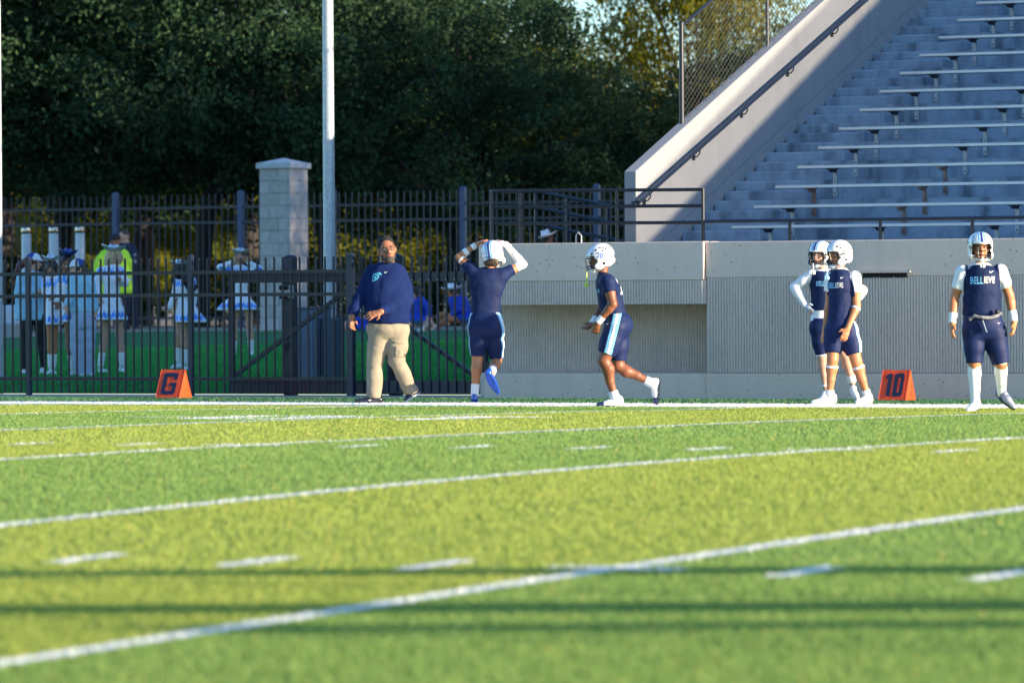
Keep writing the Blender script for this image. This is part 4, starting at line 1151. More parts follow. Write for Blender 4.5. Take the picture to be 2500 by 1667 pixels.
blue_s = mat('royal_cleat', (.012,.07,.42), .22, coat=.5, var=.15, vscale=18); sole_b = mat('cleat_sole_blue', (.02,.09,.45), .3, var=.5, vscale=40)
white_s = mat('white_cleat', (.76,.74,.70), .45, var=.06, vscale=14); sole_w = mat('cleat_sole_pale', (.55,.52,.46), .5); sole_k = mat('sole_dark', (.015,.018,.03), .45, var=.3, vscale=30); navy_toe = mat('navy_toe', (.012,.022,.10), .4)
black_s = mat('black_patent_shoe', (.010,.012,.018), .22, coat=.4); grey_s = mat('grey_cleat', (.45,.46,.50), .4, col2=(.06,.09,.2), vscale=9)
yel_g = mat('neon_yellow_rubber', (.62,.75,.02), .45); blu_g = mat('pale_blue_rubber', (.30,.60,.78), .45); wht_g = mat('white_rubber', (.75,.72,.66), .45)
belt_m = mat('camouflage_webbing', (.40,.38,.34), .7, col2=(.03,.04,.08), vscale=26)
HV = .0075

def limb(pts, rs, cuts=()):
    return [rcone(pts[i], pts[i+1], rs[i], rs[i+1], cuts if i in (0, len(pts)-2) else ()) for i in range(len(pts)-1)]
def leg_pts(hip, kn, an, th=.085, kr=.056, cf=.058, ar=.036, back=(0, .015, 0)):
    mid = lerp(kn, an, .28)+np.array(back); mid2 = lerp(kn, an, .62)
    q = lerp(hip, kn, .45)
    return [hip, q, kn, mid, mid2, an], [th, th*.92, kr, cf, cf*.72, ar]
def arm_pts(sh, el, wr, ua=.050, er=.038, fa=.040, wr_r=.027):
    return [sh, lerp(sh, el, .45), el, lerp(el, wr, .25), wr], [ua, ua*.96, er, fa, wr_r]

# ---------------------------------------------------------------- coach
F = Fig((820,560,3.484), (400,1480), 'tall bearded man in glasses, navy sweatshirt and khaki trousers, walking in front of the gate')
C = F(441, 172, -.03); Rm = head_frame(10, -2, 9); hs = 1.20
shL, shR = F(318, 362, .03), F(548, 385, .02)
elL, elR = F(214, 570, -.02), F(612, 600, .05)
wrL, wrR = F(142, 735, -.10), F(392, 700, -.30)
neckb = F(440, 300, .02)
T_rows = [(276,378,508,.07,.01),(294,338,545,.095,.02),(320,288,592,.12,.02),(370,258,618,.145,.02),(430,248,620,.165,.01),(520,243,622,.19,-.01),(640,240,648,.205,-.02),(720,250,642,.195,-.01),(790,262,634,.18,.0),(806,270,630,.172,.0)]
tor = [(z, cx, cy, rx*.965, ry) for z, cx, cy, rx, ry in F.torso(T_rows)]
hipL, hipR = F(380, 880, 0), F(530, 880, .0)
knL, knR = F(335, 1130, .03), F(518, 1110, -.02)
anL, anR = F(325, 1405, -.02), F(628, 1360, .10)
tb = [(z, cx, cy, rx-.025, ry-.025) for z, cx, cy, rx, ry in tor]
body = head_prims(C, Rm, hs, 1.12)+[rcone(C+Rm@np.array((0,-.02,-.05)), neckb, .074, .088), loft(tb, soft=.05)]
body += limb(*arm_pts(shL, elL, wrL, .065, .05, .05, .036))+limb(*arm_pts(shR, elR, wrR, .065, .05, .05, .036))
hd = unit(F(135, 850, -.14)-wrL); body += hand(wrL, hd, (.55,-.5,.0), -1, .20, .30, .06, 1.12)
hd = unit(F(285, 735, -.34)-wrR); body += hand(wrR, hd, (.1,.75,-.5), 1, .20, .12, .30, 1.12)
body += limb([hipL, knL, anL], [.10,.07,.05])+limb([hipR, knR, anR], [.10,.07,.05])
b = surf('body', body, HV, sk_brown, F.root, k=.016)
face_bits(F.root, C, Rm, hs, lip_b, hair_k)
Tt = lambda x, y, z: C+Rm@(np.array([x,y,z])*hs)
surf('hair', [ell(Tt(0,-.020,.040), np.array((.0820,.1005,.0915))*hs, Rm), ell(Tt(0,.085,.0), np.array((.075,.085,.085))*hs, Rm, op='s'), ell(Tt(0,-.01,-.075), np.array((.15,.15,.075))*hs, Rm, op='s')], .007, mat('hair_grey_short', (.016,.013,.012), .9, col2=(.006,.005,.005), vscale=60, bump=.6, bscale=200), F.root, k=.006, wr=(.0015, 140))
surf('beard', [ell(Tt(0,.056,-.096), np.array((.046,.046,.036))*hs, Rm), ell(Tt(.052,.020,-.060), np.array((.016,.040,.040))*hs, Rm), ell(Tt(-.052,.020,-.060), np.array((.016,.040,.040))*hs, Rm), ell(Tt(0,.092,-.045), np.array((.030,.012,.006))*hs, Rm), ell(Tt(0,.105,-.062), np.array((.022,.014,.0085))*hs, Rm, op='s')], .006, hair_gr, F.root, k=.012, wr=(.0018, 150))
mb = MB()
for sx in (-1, 1):
    pts = [Tt(sx*(.033+.023*math.cos(t)), .113-.012*abs(math.cos(t)), .002+.017*math.sin(t)) for t in np.linspace(0, 2*math.pi, 15)]
    mb.tube(pts, .0028, 5, caps=False); mb.tube([Tt(sx*.056,.100,.006), Tt(sx*.082,.06,.008), Tt(sx*.086,-.01,.004)], .0026, 5)
mb.tube([Tt(-.010,.113,.006), Tt(0,.118,.008), Tt(.010,.113,.006)], .0026, 5)
mb.build('glasses', m_hk, F.root, smooth=True)
sl = [loft(tor, soft=.035), rcone(shL, lerp(shL, elL, .5), .078, .072), rcone(lerp(shL, elL, .5), elL, .072, .062), rcone(elL, lerp(elL, wrL, .7), .061, .052), rcone(lerp(elL,wrL,.7), wrL, .058, .046, [(wrL-unit(wrL-elL)*.01, unit(wrL-elL))]),
      rcone(shR, lerp(shR, elR, .5), .084, .082), rcone(lerp(shR, elR, .5), elR, .082, .070), rcone(elR, lerp(elR, wrR, .7), .068, .056), rcone(lerp(elR,wrR,.7), wrR, .060, .048, [(wrR-unit(wrR-elR)*.01, unit(wrR-elR))]),
      rcone(C+Rm@np.array((0,-.02,-.09)), C+Rm@np.array((0,.0,.1)), .072, .10, op='s')]
shirt = surf('sweatshirt', sl, .0085, sweat, F.root, k=.026, wr=(.0080, 24, 4))
for w, e in ((wrL, elL), (wrR, elR)): tube_band('cuff', lerp(w, e, .16), lerp(w, e, -.0)+unit(e-w)*.012, .050, .046, sweat, shirt)
decal(shirt, shirt, SW, .040, F(437, 366, 0), wht_p, 'check_mark', flip=1)
# shield crest with a helmet plume, drawn as outline and inner strokes
sh_o = [(-.42,.30),(-.40,-.15),(-.30,-.42),(-.16,-.80),(.12,-.50),(.36,-.22),(.46,.05),(.44,.32),(.20,.44),(.0,.40),(-.2,.45)]
sh_i = [(-.30,.22),(-.29,-.12),(-.20,-.36),(-.12,-.56),(.08,-.38),(.26,-.16),(.34,.06),(.33,.23),(.18,.31),(.0,.28),(-.18,.32)]
decal(shirt, shirt, [[sh_o, sh_i]], .080, F(345, 405, 0), cyan_p, 'crest', rot=-.35)
decal(shirt, shirt, [[[(-.16,.15),(-.10,-.2),(.02,-.34),(.14,-.15),(.18,.15),(.10,.05),(.02,-.12),(-.04,.05)]], [[(-.05,.50),(.10,.72),(.34,.80),(.62,.70),(.72,.52),(.52,.56),(.36,.50),(.2,.56)], [(.08,.57),(.16,.66),(.32,.71),(.50,.66),(.36,.60),(.2,.62)]], [[(-.05,.12),(.22,.2),(.0,.02)]]], .080, F(345, 405, 0), cyan_p, 'crest_helmet', rot=-.35)
# trousers with slack folds
pl_ = F.torso([(800,268,630,.165,.0),(860,270,622,.165,.0),(930,300,575,.125,.0)])
def trouser(h, k, a, top=.122, mid=.089, bot=.082):
    d = unit(a-k); return [rcone(h, lerp(h,k,.5), top, top*.94), rcone(lerp(h,k,.5), k, top*.94, mid), rcone(k, lerp(k,a,.5), mid, mid*.90), rcone(lerp(k,a,.5), a+d*.03, mid*.90, bot, [(a+d*.045, d)])]
tr = [loft([(z-.0, cx, cy, rx, ry) for z, cx, cy, rx, ry in pl_], soft=.03)]+trouser(hipL, knL, anL)+trouser(hipR, knR, anR)
tro = surf('trousers', tr, .0085, khaki, F.root, k=.03, wr=(.0070, 26, 9))
pk_ = F(600, 930, -.05)
decal(tro, tro, [[[(0,0),(1,0),(1,1),(0,1)]]], .115, F(512, 1080, 0), khaki, 'cargo_pocket', lift=.014, rot=-.06)
decal(tro, tro, [[[(0,0),(1,0),(1,.22),(0,.22)]]], .125, F(508, 965, 0), khaki, 'pocket_flap', lift=.020, rot=-.06)
shoe(F.root, F(400,1478,-.02), F(155,1480,-.14), anL, black_s, black_s, 1.15, stud=False, laces=None)
shoe(F.root, F(716,1392,.16), F(590,1474,.02), anR, black_s, mat('midsole_grey', (.35,.37,.42), .4), 1.15, stud=False)

# ---------------------------------------------------------------- player seen from behind
F = Fig((1080,560,3.485), (275,1478), 'player seen from behind with both hands on his helmet, one foot lifted')
C = F(436, 215, .0); Rm = head_frame(163, 8, -9); hs = 1.03
shL, shR = F(252, 335, .0), F(520, 385, .0); elL, elR = F(150, 232, .06), F(690, 300, .06); wrL, wrR = F(300, 128, .06), F(560, 140, .03)
nb = F(400, 345, .0)
tor = F.torso([(322,345,460,.06,.0),(345,240,545,.085,.0),(400,225,560,.115,.0),(470,238,545,.122,.0),(560,252,512,.115,.0),(640,256,500,.108,.0),(705,250,500,.110,.0),(730,248,505,.112,.0)])
hips = F.torso([(700,252,502,.112,.0),(760,232,518,.125,-.02),(830,226,528,.135,-.03),(900,232,530,.120,-.02),(930,240,520,.10,-.01)])
hipL, hipR = F(305, 850, -.01), F(445, 850, -.01)
knL, knR = F(300, 1105, .02), F(462, 1115, .08); anL, anR = F(275, 1395, .0), F(418, 1222, -.31)
body = head_prims(C, Rm, hs)+[rcone(C+Rm@np.array((0,-.02,-.04)), nb, .060, .054), loft([(z,a,b_,c-.006,d-.006) for z,a,b_,c,d in tor], soft=.04), loft([(z,a,b_,c-.03,d-.035) for z,a,b_,c,d in hips], soft=.04)]
body += limb(*arm_pts(shL, elL, wrL, .054, .040, .040, .026))+limb(*arm_pts(shR, elR, wrR, .054, .040, .038, .026))
body += hand(wrL, unit(F(400, 78, -.02)-wrL), (.2,.3,-1), 1, .18, .35, .08)+hand(wrR, unit(F(470, 88, -.02)-wrR), (-.3,.3,-1), -1, .18, .4, .08, 1.1)
lp, lr_ = leg_pts(hipL, knL, anL, .092, .060, .062, .038, (0,-.02,0)); rp, rr_ = leg_pts(hipR, knR, anR, .092, .060, .060, .038, (0,.0,-.015))
body += limb(lp, lr_)+limb(rp, rr_)
surf('body', body, HV, sk_tan, F.root, k=.016)
sl = [loft(tor, soft=.03)]
for s_, e_ in ((shL, elL), (shR, elR)):
    d = unit(e_-s_); cutp = lerp(s_, e_, .50); sl.append(rcone(s_, lerp(s_, e_, .6), .066, .056, [(cutp, d)]))
shirt = surf('jersey', sl, .008, navy, F.root, k=.05, wr=(.0042, 34, 3))
ti = 0
def side_paint(F, y0, y1, x0a, x0b, w, dirx=1, back=True):
    pass
def shorts(F, hips, legs, m=navy_s, wr=(.0022, 30, 5), stripe=None, vox=.008, name='shorts'):
    hips = sorted(hips); z_, a_, b__, c_, d_ = hips[0]; hips[0] = (z_, a_, b__, c_*.80, d_*.72); z_, a_, b__, c_, d_ = hips[1]; hips[1] = (z_, a_, b__, c_*.95, d_*.92)
    """legs: hip, knee, t (hem position along thigh), radius"""
    pr = [loft(hips, soft=.025)]
    for h, k_, t, r0, r1 in legs:
        d = unit(k_-h); pr += [rcone(h, lerp(h, k_, t*.55), r0, (r0+r1)/2*1.02), rcone(lerp(h, k_, t*.55), lerp(h, k_, t+.08), (r0+r1)/2*1.02, r1, [(lerp(h, k_, t), d)])]
    mats = [m]+([sky_p, wht_p, mar_p] if stripe else [])
    return surf(name, pr, vox, mats, F.root, k=.045, wr=wr, painter=stripe)
def band_painter(pa, pb, w, view=(0,-1,0)):
    """stripe set printed along the leg between two points, seen from the given side"""
    pa = np.asarray(pa, float); pb = np.asarray(pb, float); v = unit(view); d = pb-pa; d = d-v*np.dot(d, v); L = np.linalg.norm(d); d = d/L; s = np.cross(d, v)
    def f(Cn, N):
        q = (Cn-pa)@s/w; t = (Cn-pa)@d; ok = (N@v > .05) & (t > -.03) & (t < L+.2); mi = np.zeros(len(Cn), int)
        a = np.abs(q); mi[ok & (a < 1)] = 1; mi[ok & (a < .40)] = 3; mi[ok & (a < .30)] = 2
        return mi
    return f
def arcband(F, hip, kn, r, ang, wang):
    """stripe running down the outside of one thigh"""
    hip = np.asarray(hip); kn = np.asarray(kn); d = unit(kn-hip); o = np.array(ang, float); o = unit(o-d*np.dot(o, d)); s = np.cross(d, o)
    def f(Cn, N):
        q = (Cn-hip); x = q@o; y = q@s; a = np.abs(np.arctan2(y, x)); mi = np.zeros(len(Cn), int); near = (x > .02)
        mi[near & (a < wang)] = 1; mi[near & (a < wang*.48)] = 3; mi[near & (a < wang*.40)] = 2
        return mi
    return f
def multi(*fs):
    def f(C_, N):
        out = fs[0](C_, N)
        for g_ in fs[1:]: m_ = g_(C_, N); out = np.where(m_ > 0, m_, out)
        return out
    return f
shorts(F, hips, [(hipL, knL, .88, .100, .074), (hipR, knR, .92, .100, .078)], stripe=multi(arcband(F, hipR, knR, .1, (1,-.35,0), .42), arcband(F, hipL, knL, .1, (-1,-.1,0), .35)))
# long white sleeve and glove, bands
pr = limb([lerp(shR, elR, .72), elR, lerp(elR, wrR, .3), wrR+unit(wrR-elR)*.02], [.048,.046,.045,.032])
slv = surf('arm_sleeve', pr, .008, white_c, F.root, k=.02, wr=(.001, 60))
decal(slv, slv, SW, .035, lerp(elR, wrR, .55), m_hk, 'check_mark', rot=-.8)
surf('glove', hand(wrR, unit(F(470, 88, -.02)-wrR), (-.3,.3,-1), -1, .185, .4, .08, 1.32), .006, white_c, F.root, k=.006)
for t0, t1, e0, e1 in ((.34,.46,None,None),):
    tube_band('arm_band', lerp(shL, elL, .70), lerp(shL, elL, .82), .050, .047, white_t, F.root)
w1 = tube_band('wristband', lerp(elL, wrL, .28), lerp(elL, wrL, .50), .043, .039, white_t, F.root); w2 = tube_band('wristband', lerp(elL, wrL, .72), lerp(elL, wrL, .95), .034, .031, white_t, F.root)
for w, t in ((w1, .39), (w2, .84)): decal(w, w, SW, .022, lerp(elL, wrL, t), m_hk, 'check_mark', rot=2.1, lift=.002)
tube_band('sock', lerp(knL, anL, .72), anL+np.array((0,0,-.03)), .044, .042, white_c, F.root); tube_band('sock', lerp(knR, anR, .66), anR, .045, .043, white_c, F.root)
shoe(F.root, F(275,1476,-.05), F(272,1470,.20), anL, blue_s, sole_b, 1.0)
shoe(F.root, anR+F(372,1205,-.36)-F(418,1222,-.31)+np.array((0,-.02,0)), F(478,1402,-.30), F(470,1230,-.16), blue_s, sole_b, 1.0)
h, bv, T = helmet(F.root, C, Rm, hs, stripes=True, scuff=14, side=-1)
surf('hair', [ell(T(0,-.085,-.095), np.array((.085,.045,.045)), Rm), ell(T(.03,-.09,-.125), np.array((.04,.03,.03)), Rm)], .008, hair_br, F.root, k=.01, wr=(.006, 90))
tp = text_polys('B'); decal_mesh(h, tp, .075, C+np.array((.085, 0, .045)), m_hb, 'side_letter', facing=(.55,-.83,.1), lift=.003)
tp = text_polys('RAIDERS'.replace('RAIDERS', 'RAIDER')) if False else None
mb = MB(); 
for i in range(7):
    d = Vector(Rm@np.array((-.05+.0166*i, -.14, -.045))); o_ = Vector(C)+d*2.2; hh = bv.ray_cast(o_, -d.normalized())
    if hh[0] is not None: p = np.array(hh[0])+np.array(d.normalized())*.002; mb.add([p+Rm@np.array(q) for q in ((.004,0,-.006),(-.004,0,-.006),(-.004,0,.006),(.004,0,.006))], [(0,1,2,3),(3,2,1,0)])
mb.build('nape_lettering', m_hb, h)

# ---------------------------------------------------------------- jogging player number 20
F = Fig((1400,570,3.565), (400,1508), 'player jogging left in a speckled white helmet with a yellow mouthguard hanging')
C = F(240, 215, .02); Rm = head_frame(-78, 12, 0); hs = 1.04
shN, shF = F(305, 430, -.15), F(268, 425, .17); elN, wrN = F(345, 615, -.20), F(222, 765, -.16); elF, wrF = F(262, 640, .16), F(178, 770, .04)
nb = F(258, 362, .02)
tor = F.torso([(335,222,300,.075,.01),(365,212,345,.150,.01),(420,208,392,.175,.01),(490,210,424,.165,.01),(560,216,436,.150,.01),(630,228,446,.140,.01),(690,245,466,.135,.01),(725,268,468,.135,.01)])
hips = F.torso([(690,262,470,.135,.01),(730,272,505,.150,.01),(790,270,528,.165,.01),(850,262,520,.155,.01),(900,250,490,.12,.01)])
hN, hF_ = F(375, 815, -.085), F(405, 830, .10); kN, kF = F(262, 1105, -.10), F(388, 1150, .10); aN, aF = F(352, 1395, -.06), F(655, 1290, .14)
body = head_prims(C, Rm, hs)+[rcone(C+Rm@np.array((0,-.03,-.04)), nb, .058, .054), loft([(z,a,b_,c-.006,d-.006) for z,a,b_,c,d in tor], soft=.04), loft([(z,a,b_,c-.03,d-.035) for z,a,b_,c,d in hips], soft=.04)]
body += limb(*arm_pts(shN, elN, wrN, .060, .047, .047, .030))+limb(*arm_pts(shF, elF, wrF, .058, .045, .045, .030))
body += hand(wrN, unit(F(178, 885, -.15)-wrN), (.0,.9,-.2), -1, .17, .35, .10, 1.05)+hand(wrF, unit(F(108, 838, .0)-wrF), (.1,-.2,1), 1, .18, .35, .10, 1.05)
p_, r_ = leg_pts(hN, kN, aN, .105, .064, .068, .038, (.02,0,.01)); body += limb(p_, r_)
p_, r_ = leg_pts(hF_, kF, aF, .105, .064, .066, .038, (-.0,0,-.015)); body += limb(p_, r_)
surf('body', body, HV, sk_deep, F.root, k=.016)
sl = [loft(tor, soft=.03)]
for s_, e_ in ((shN, elN), (shF, elF)):
    d = unit(e_-s_); sl.append(rcone(s_+np.array((0,0,.01)), lerp(s_, e_, .65), .078, .064, [(lerp(s_, e_, .45), d)]))
shirt = surf('jersey', sl, .008, navy, F.root, k=.05, wr=(.0034, 38, 8))
decal_mesh(shirt, text_polys('20'), .24, F(418, 470, .01), wht_p, 'back_number', facing=(1,-.28,0), lift=.004, aspect=.72)
decal_mesh(shirt, text_polys('BELLIEVE'), .05, F(208, 500, -.0), cyan_p, 'chest_print', facing=(-1,-.25,0), lift=.003)
shorts(F, hips, [(hN, kN, .80, .125, .092), (hF_, kF, .86, .120, .085)], stripe=band_painter(F(388, 700, 0), F(296, 1060, 0), .042))
decal(shirt, [o for o in F.root.children if o.name.startswith('shorts')][0], SW, .03, F(300, 785, 0), wht_p, 'check_mark')
tube_band('wrist_tape', lerp(elN, wrN, .72), wrN+unit(wrN-elN)*.015, .036, .033, white_t, F.root); tube_band('wrist_tape', lerp(elF, wrF, .72), wrF+unit(wrF-elF)*.03, .036, .036, white_t, F.root)
shoe(F.root, F(432,1508,-.06), F(194,1510,-.10), F(352,1385,-.06), white_s, sole_k, 1.12, toe_m=navy_toe)
shoe(F.root, F(760,1268,.17), F(738,1496,.16), F(640,1300,.15), white_s, sole_k, 1.1, toe_m=navy_toe)
tube_band('sock', lerp(kN, aN, .90), aN+unit(aN-kN)*.06, .044, .050, white_c, F.root); tube_band('sock', lerp(kF, aF, .90), aF+unit(aF-kF)*.06, .044, .050, white_c, F.root)
h, bv, T = helmet(F.root, C, Rm, hs, stripes=False, dots=46, number=True, guard=yel_g, guard_len=.15, side=-1, maroon=True)
decal_mesh(h, text_polys('20'), .085, C+np.array((-.005, -.1, .028)), mat('helmet_number_blue', (.03,.12,.50), .4), 'helmet_number', lift=.003, aspect=.9, rot=-.12)

def yokes(*q):
    """shoulder of a sleeveless top, cut off at the armhole"""
    return [rcone(s_+np.array((0,0,.004)), lerp(s_, e_, .5), r+.006, r, [(c_, n_)]) for s_, e_, r, c_, n_ in q]
# ---------------------------------------------------------------- standing pair, rear one
F = Fig((1900,560,3.486), (655,1462), 'player with hand on hip in long white sleeves and glove, standing half behind a team-mate')
C = F(362, 215, .0); Rm = head_frame(-32, 6, 0); hs = 1.03
sA, sB = F(288, 385, .0), F(520, 395, .06); eA, eB = F(150, 490, .06), F(728, 520, .18); wA, wB = F(232, 640, .0), F(640, 640, .06)
nb = F(385, 352, .02)
tor = F.torso([(330,335,440,.07,.01),(352,285,515,.095,.01),(400,270,535,.115,.01),(480,282,525,.122,.01),(580,292,512,.115,.01),(690,290,508,.11,.01),(786,276,512,.115,.01)])
hips = F.torso([(740,282,508,.11,.01),(800,282,515,.12,.01),(860,284,520,.12,.01),(910,290,515,.10,.01)])
hA, hB = F(345, 840, .0), F(470, 850, .02); kA, kB = F(378, 1090, .02), F(578, 1085, .0); aA, aB = F(402, 1335, .02), F(634, 1300, .05)
body = head_prims(C, Rm, hs)+[rcone(C+Rm@np.array((0,-.02,-.04)), nb, .054, .044), loft([(z,a,b_,c*(.64 if i < 2 else .84),d*.80) for i,(z,a,b_,c,d) in enumerate(tor)], soft=.03), loft([(z,a,b_,c-.03,d-.035) for z,a,b_,c,d in hips], soft=.04)]
body += limb(*arm_pts(sA, eA, wA))+limb(*arm_pts(sB, eB, wB)); body += hand(wA, unit(F(285, 705, -.05)-wA), (.8,.5,0), 1, .17, .3, .05)+hand(wB, unit(F(560,690,.02)-wB), (0,-1,0), 1, .17, .3)
p_, r_ = leg_pts(hA, kA, aA, .085, .054, .056, .036); body += limb(p_, r_)
p_, r_ = leg_pts(hB, kB, aB, .088, .056, .060, .037); body += limb(p_, r_)
surf('body', body, HV, sk_fair, F.root, k=.016)
face_bits(F.root, C, Rm, hs, lip_b, hair_br)
v0 = F.torso([(336,318,455,.085,.01),(350,300,480,.093,.01),(400,284,500,.112,.01),(480,285,515,.118,.01),(580,294,508,.112,.01),(690,290,506,.11,.01),(786,276,512,.115,.01)]); und = [loft(v0, soft=.02)]
for s_, e_, w_ in ((sA, eA, wA), (sB, eB, wB)): und += limb([s_, lerp(s_, e_, .5), e_, lerp(e_, w_, .3), w_], [.060,.057,.050,.050,.036])
surf('undershirt', und, .008, white_c, F.root, k=.035, wr=(.0020, 42, 2))
v_ = F.torso([(350,300,480,.095,.01),(400,278,505,.125,.01),(480,280,520,.130,.01),(580,290,510,.122,.01),(688,286,510,.12,.01)])
vest = surf('sleeveless_jersey', [loft([(z,a,b_,c*1.03,d) for z,a,b_,c,d in v_], soft=.012)]+yokes((sA, eA, .062, F(292,380,0), (-1,0,.1)), (sB, eB, .062, F(518,380,0), (1,0,.1))), .008, navy, F.root, k=.01, wr=(.0034, 38, 6))
decal_mesh(vest, text_polys('BELL'), .075, F(358, 462, 0), sky_p, 'chest_print', lift=.007, aspect=.62); decal_mesh(vest, text_polys('IEVE', True, .03), .068, F(424, 460, 0), wht_p, 'chest_print', lift=.007, aspect=.62)
surf('glove', hand(wA, unit(F(285, 705, -.05)-wA), (.8,.5,0), 1, .175, .3, .05, 1.25), .0065, mat('glove_pale_blue', (.45,.55,.68), .6, var=.15, vscale=20), F.root, k=.006)
shorts(F, hips, [(hA, kA, .88, .096, .070), (hB, kB, .55, .096, .082)])
tube_band('shorts_liner', lerp(hA, kA, .87), lerp(hA, kA, .93), .068, .066, white_c, F.root)
tube_band('sock', lerp(kB, aB, .72), aB, .046, .043, white_c, F.root); tube_band('sock', lerp(kA, aA, .92), aA, .042, .042, white_c, F.root)
shoe(F.root, F(628,1400,.10), F(676,1462,-.10), F(636,1290,.04), white_s, sole_w, 1.0, laces=white_t); shoe(F.root, F(420,1465,.06), F(340,1470,-.02), aA, white_s, sole_w, 1.0)
h, bv, T = helmet(F.root, C, Rm, hs, stripes=True, scuff=7, guard=wht_g, guard_len=.08)

# ---------------------------------------------------------------- standing pair, front one
F = Fig((1900,560,3.486), (560,1488), 'player with white bands below his knees, standing in front of his team-mate')
C = F(522, 215, .0); Rm = head_frame(-55, 6, 0); hs = 1.04
sA, sB = F(462, 405, .10), F(652, 410, -.04); eA, eB = F(440, 640, .12), F(668, 655, -.06); wA, wB = F(402, 855, .06), F(588, 838, -.16)
nb = F(528, 345, .0)
tor = F.torso([(325,480,580,.07,.0),(345,455,618,.10,.0),(380,432,672,.125,.0),(440,432,672,.135,.0),(520,435,650,.130,.0),(620,438,632,.118,.0),(700,436,630,.113,.0),(770,426,640,.12,.0)])
hips = F.torso([(735,430,634,.115,.0),(790,420,655,.130,.0),(850,412,672,.135,.0),(915,405,676,.12,.0),(950,410,668,.10,.0)])
hA, hB = F(478, 870, .02), F(602, 870, .0); kA, kB = F(462, 1110, -.03), F(662, 1115, -.03); aA, aB = F(440, 1372, .0), F(745, 1372, .02)
body = head_prims(C, Rm, hs)+[rcone(C+Rm@np.array((0,-.025,-.04)), nb, .056, .044), loft([(z,a,b_,c*(.64 if i < 2 else .84),d*.80) for i,(z,a,b_,c,d) in enumerate(tor)], soft=.03), loft([(z,a,b_,c-.03,d-.035) for z,a,b_,c,d in hips], soft=.04)]
body += limb(*arm_pts(sA, eA, wA, .052, .040, .042, .027))+limb(*arm_pts(sB, eB, wB, .058, .045, .044, .029))
body += hand(wB, unit(F(548, 935, -.19)-wB), (-.2,.9,0), -1, .185, .28, .08)+hand(wA, unit(F(385, 950, .02)-wA), (.6,.6,0), 1, .18, .25, .05)
p_, r_ = leg_pts(hA, kA, aA, .092, .061, .064, .038); body += limb(p_, r_)
p_, r_ = leg_pts(hB, kB, aB, .095, .062, .066, .038); body += limb(p_, r_)
surf('body', body, HV, sk_tan, F.root, k=.016)
face_bits(F.root, C, Rm, hs, lip_b, hair_k)
v0 = F.torso([(328,475,590,.075,.0),(350,462,602,.09,.0),(400,442,628,.118,.0),(520,440,640,.128,.0),(620,444,630,.115,.0),(740,436,626,.112,.0)]); und = [loft(v0, soft=.02)]
for s_, e_ in ((sA, eA), (sB, eB)): d = unit(e_-s_); und += [rcone(s_, lerp(s_, e_, .65), .073, .062, [(lerp(s_, e_, .52), d)])]
surf('undershirt', und, .008, white_c, F.root, k=.035, wr=(.0022, 42, 12))
v_ = F.torso([(342,470,592,.10,.0),(380,442,622,.135,.0),(440,434,640,.145,.0),(520,435,646,.140,.0),(620,438,636,.128,.0),(700,436,632,.122,.0),(768,428,640,.126,.0)])
vest = surf('sleeveless_jersey', [loft([(z,a,b_,c*1.02,d) for z,a,b_,c,d in v_], soft=.012)]+yokes((sA, eA, .068, F(440,380,0), (-1,0,.1)), (sB, eB, .074, F(612,380,0), (1,0,.25))), .008, navy, F.root, k=.01, wr=(.0034, 38, 16))
decal_mesh(vest, text_polys('BELL'), .082, F(460, 480, 0), sky_p, 'chest_print', lift=.007, aspect=.58); decal_mesh(vest, text_polys('IEVE', True, .03), .075, F(519, 477, 0), wht_p, 'chest_print', lift=.007, aspect=.58)
decal(vest, vest, SW, .042, F(543, 412, 0), wht_p, 'check_mark')
shorts(F, hips, [(hA, kA, .76, .104, .082), (hB, kB, .78, .104, .084)], stripe=arcband(F, hB, kB, .1, (1,-.45,0), .40))
for k_, a_ in ((kA, aA), (kB, aB)): tube_band('knee_band', lerp(k_, a_, .18), lerp(k_, a_, .255), .066, .066, white_t, F.root); tube_band('sock', lerp(k_, a_, .97), a_+unit(a_-k_)*.05, .044, .044, white_c, F.root)
tube_band('elbow_band', lerp(eB, wB, .06), lerp(eB, wB, .15), .049, .049, white_t, F.root)
shoe(F.root, F(492,1488,.06), F(272,1490,-.10), aA, white_s, sole_w, 1.12, laces=white_t); shoe(F.root, F(800,1486,.08), F(650,1492,-.14), aB, white_s, sole_w, 1.1, laces=white_t)
h, bv, T = helmet(F.root, C, Rm, hs, stripes=False, dots=16, scuff=8, guard=blu_g, guard_len=.13, side=-1)
mb = MB()
for xx in (.028, .042):
    pts = []
    for a in np.linspace(-.2, 1.0, 9):
        d = Rm@np.array((-xx*1.6 if False else xx, math.cos(a)*.14, .03+math.sin(a)*.13)); o_ = Vector(C+d*1.6); hh = bv.ray_cast(o_, Vector(-unit(d)))
        if hh[0] is not None: pts.append(np.array(hh[0])+unit(d)*.001)
    if len(pts) > 2: mb.tube(pts, .0045, 5)
mb.build('brow_stripe', m_hl, h, smooth=True)

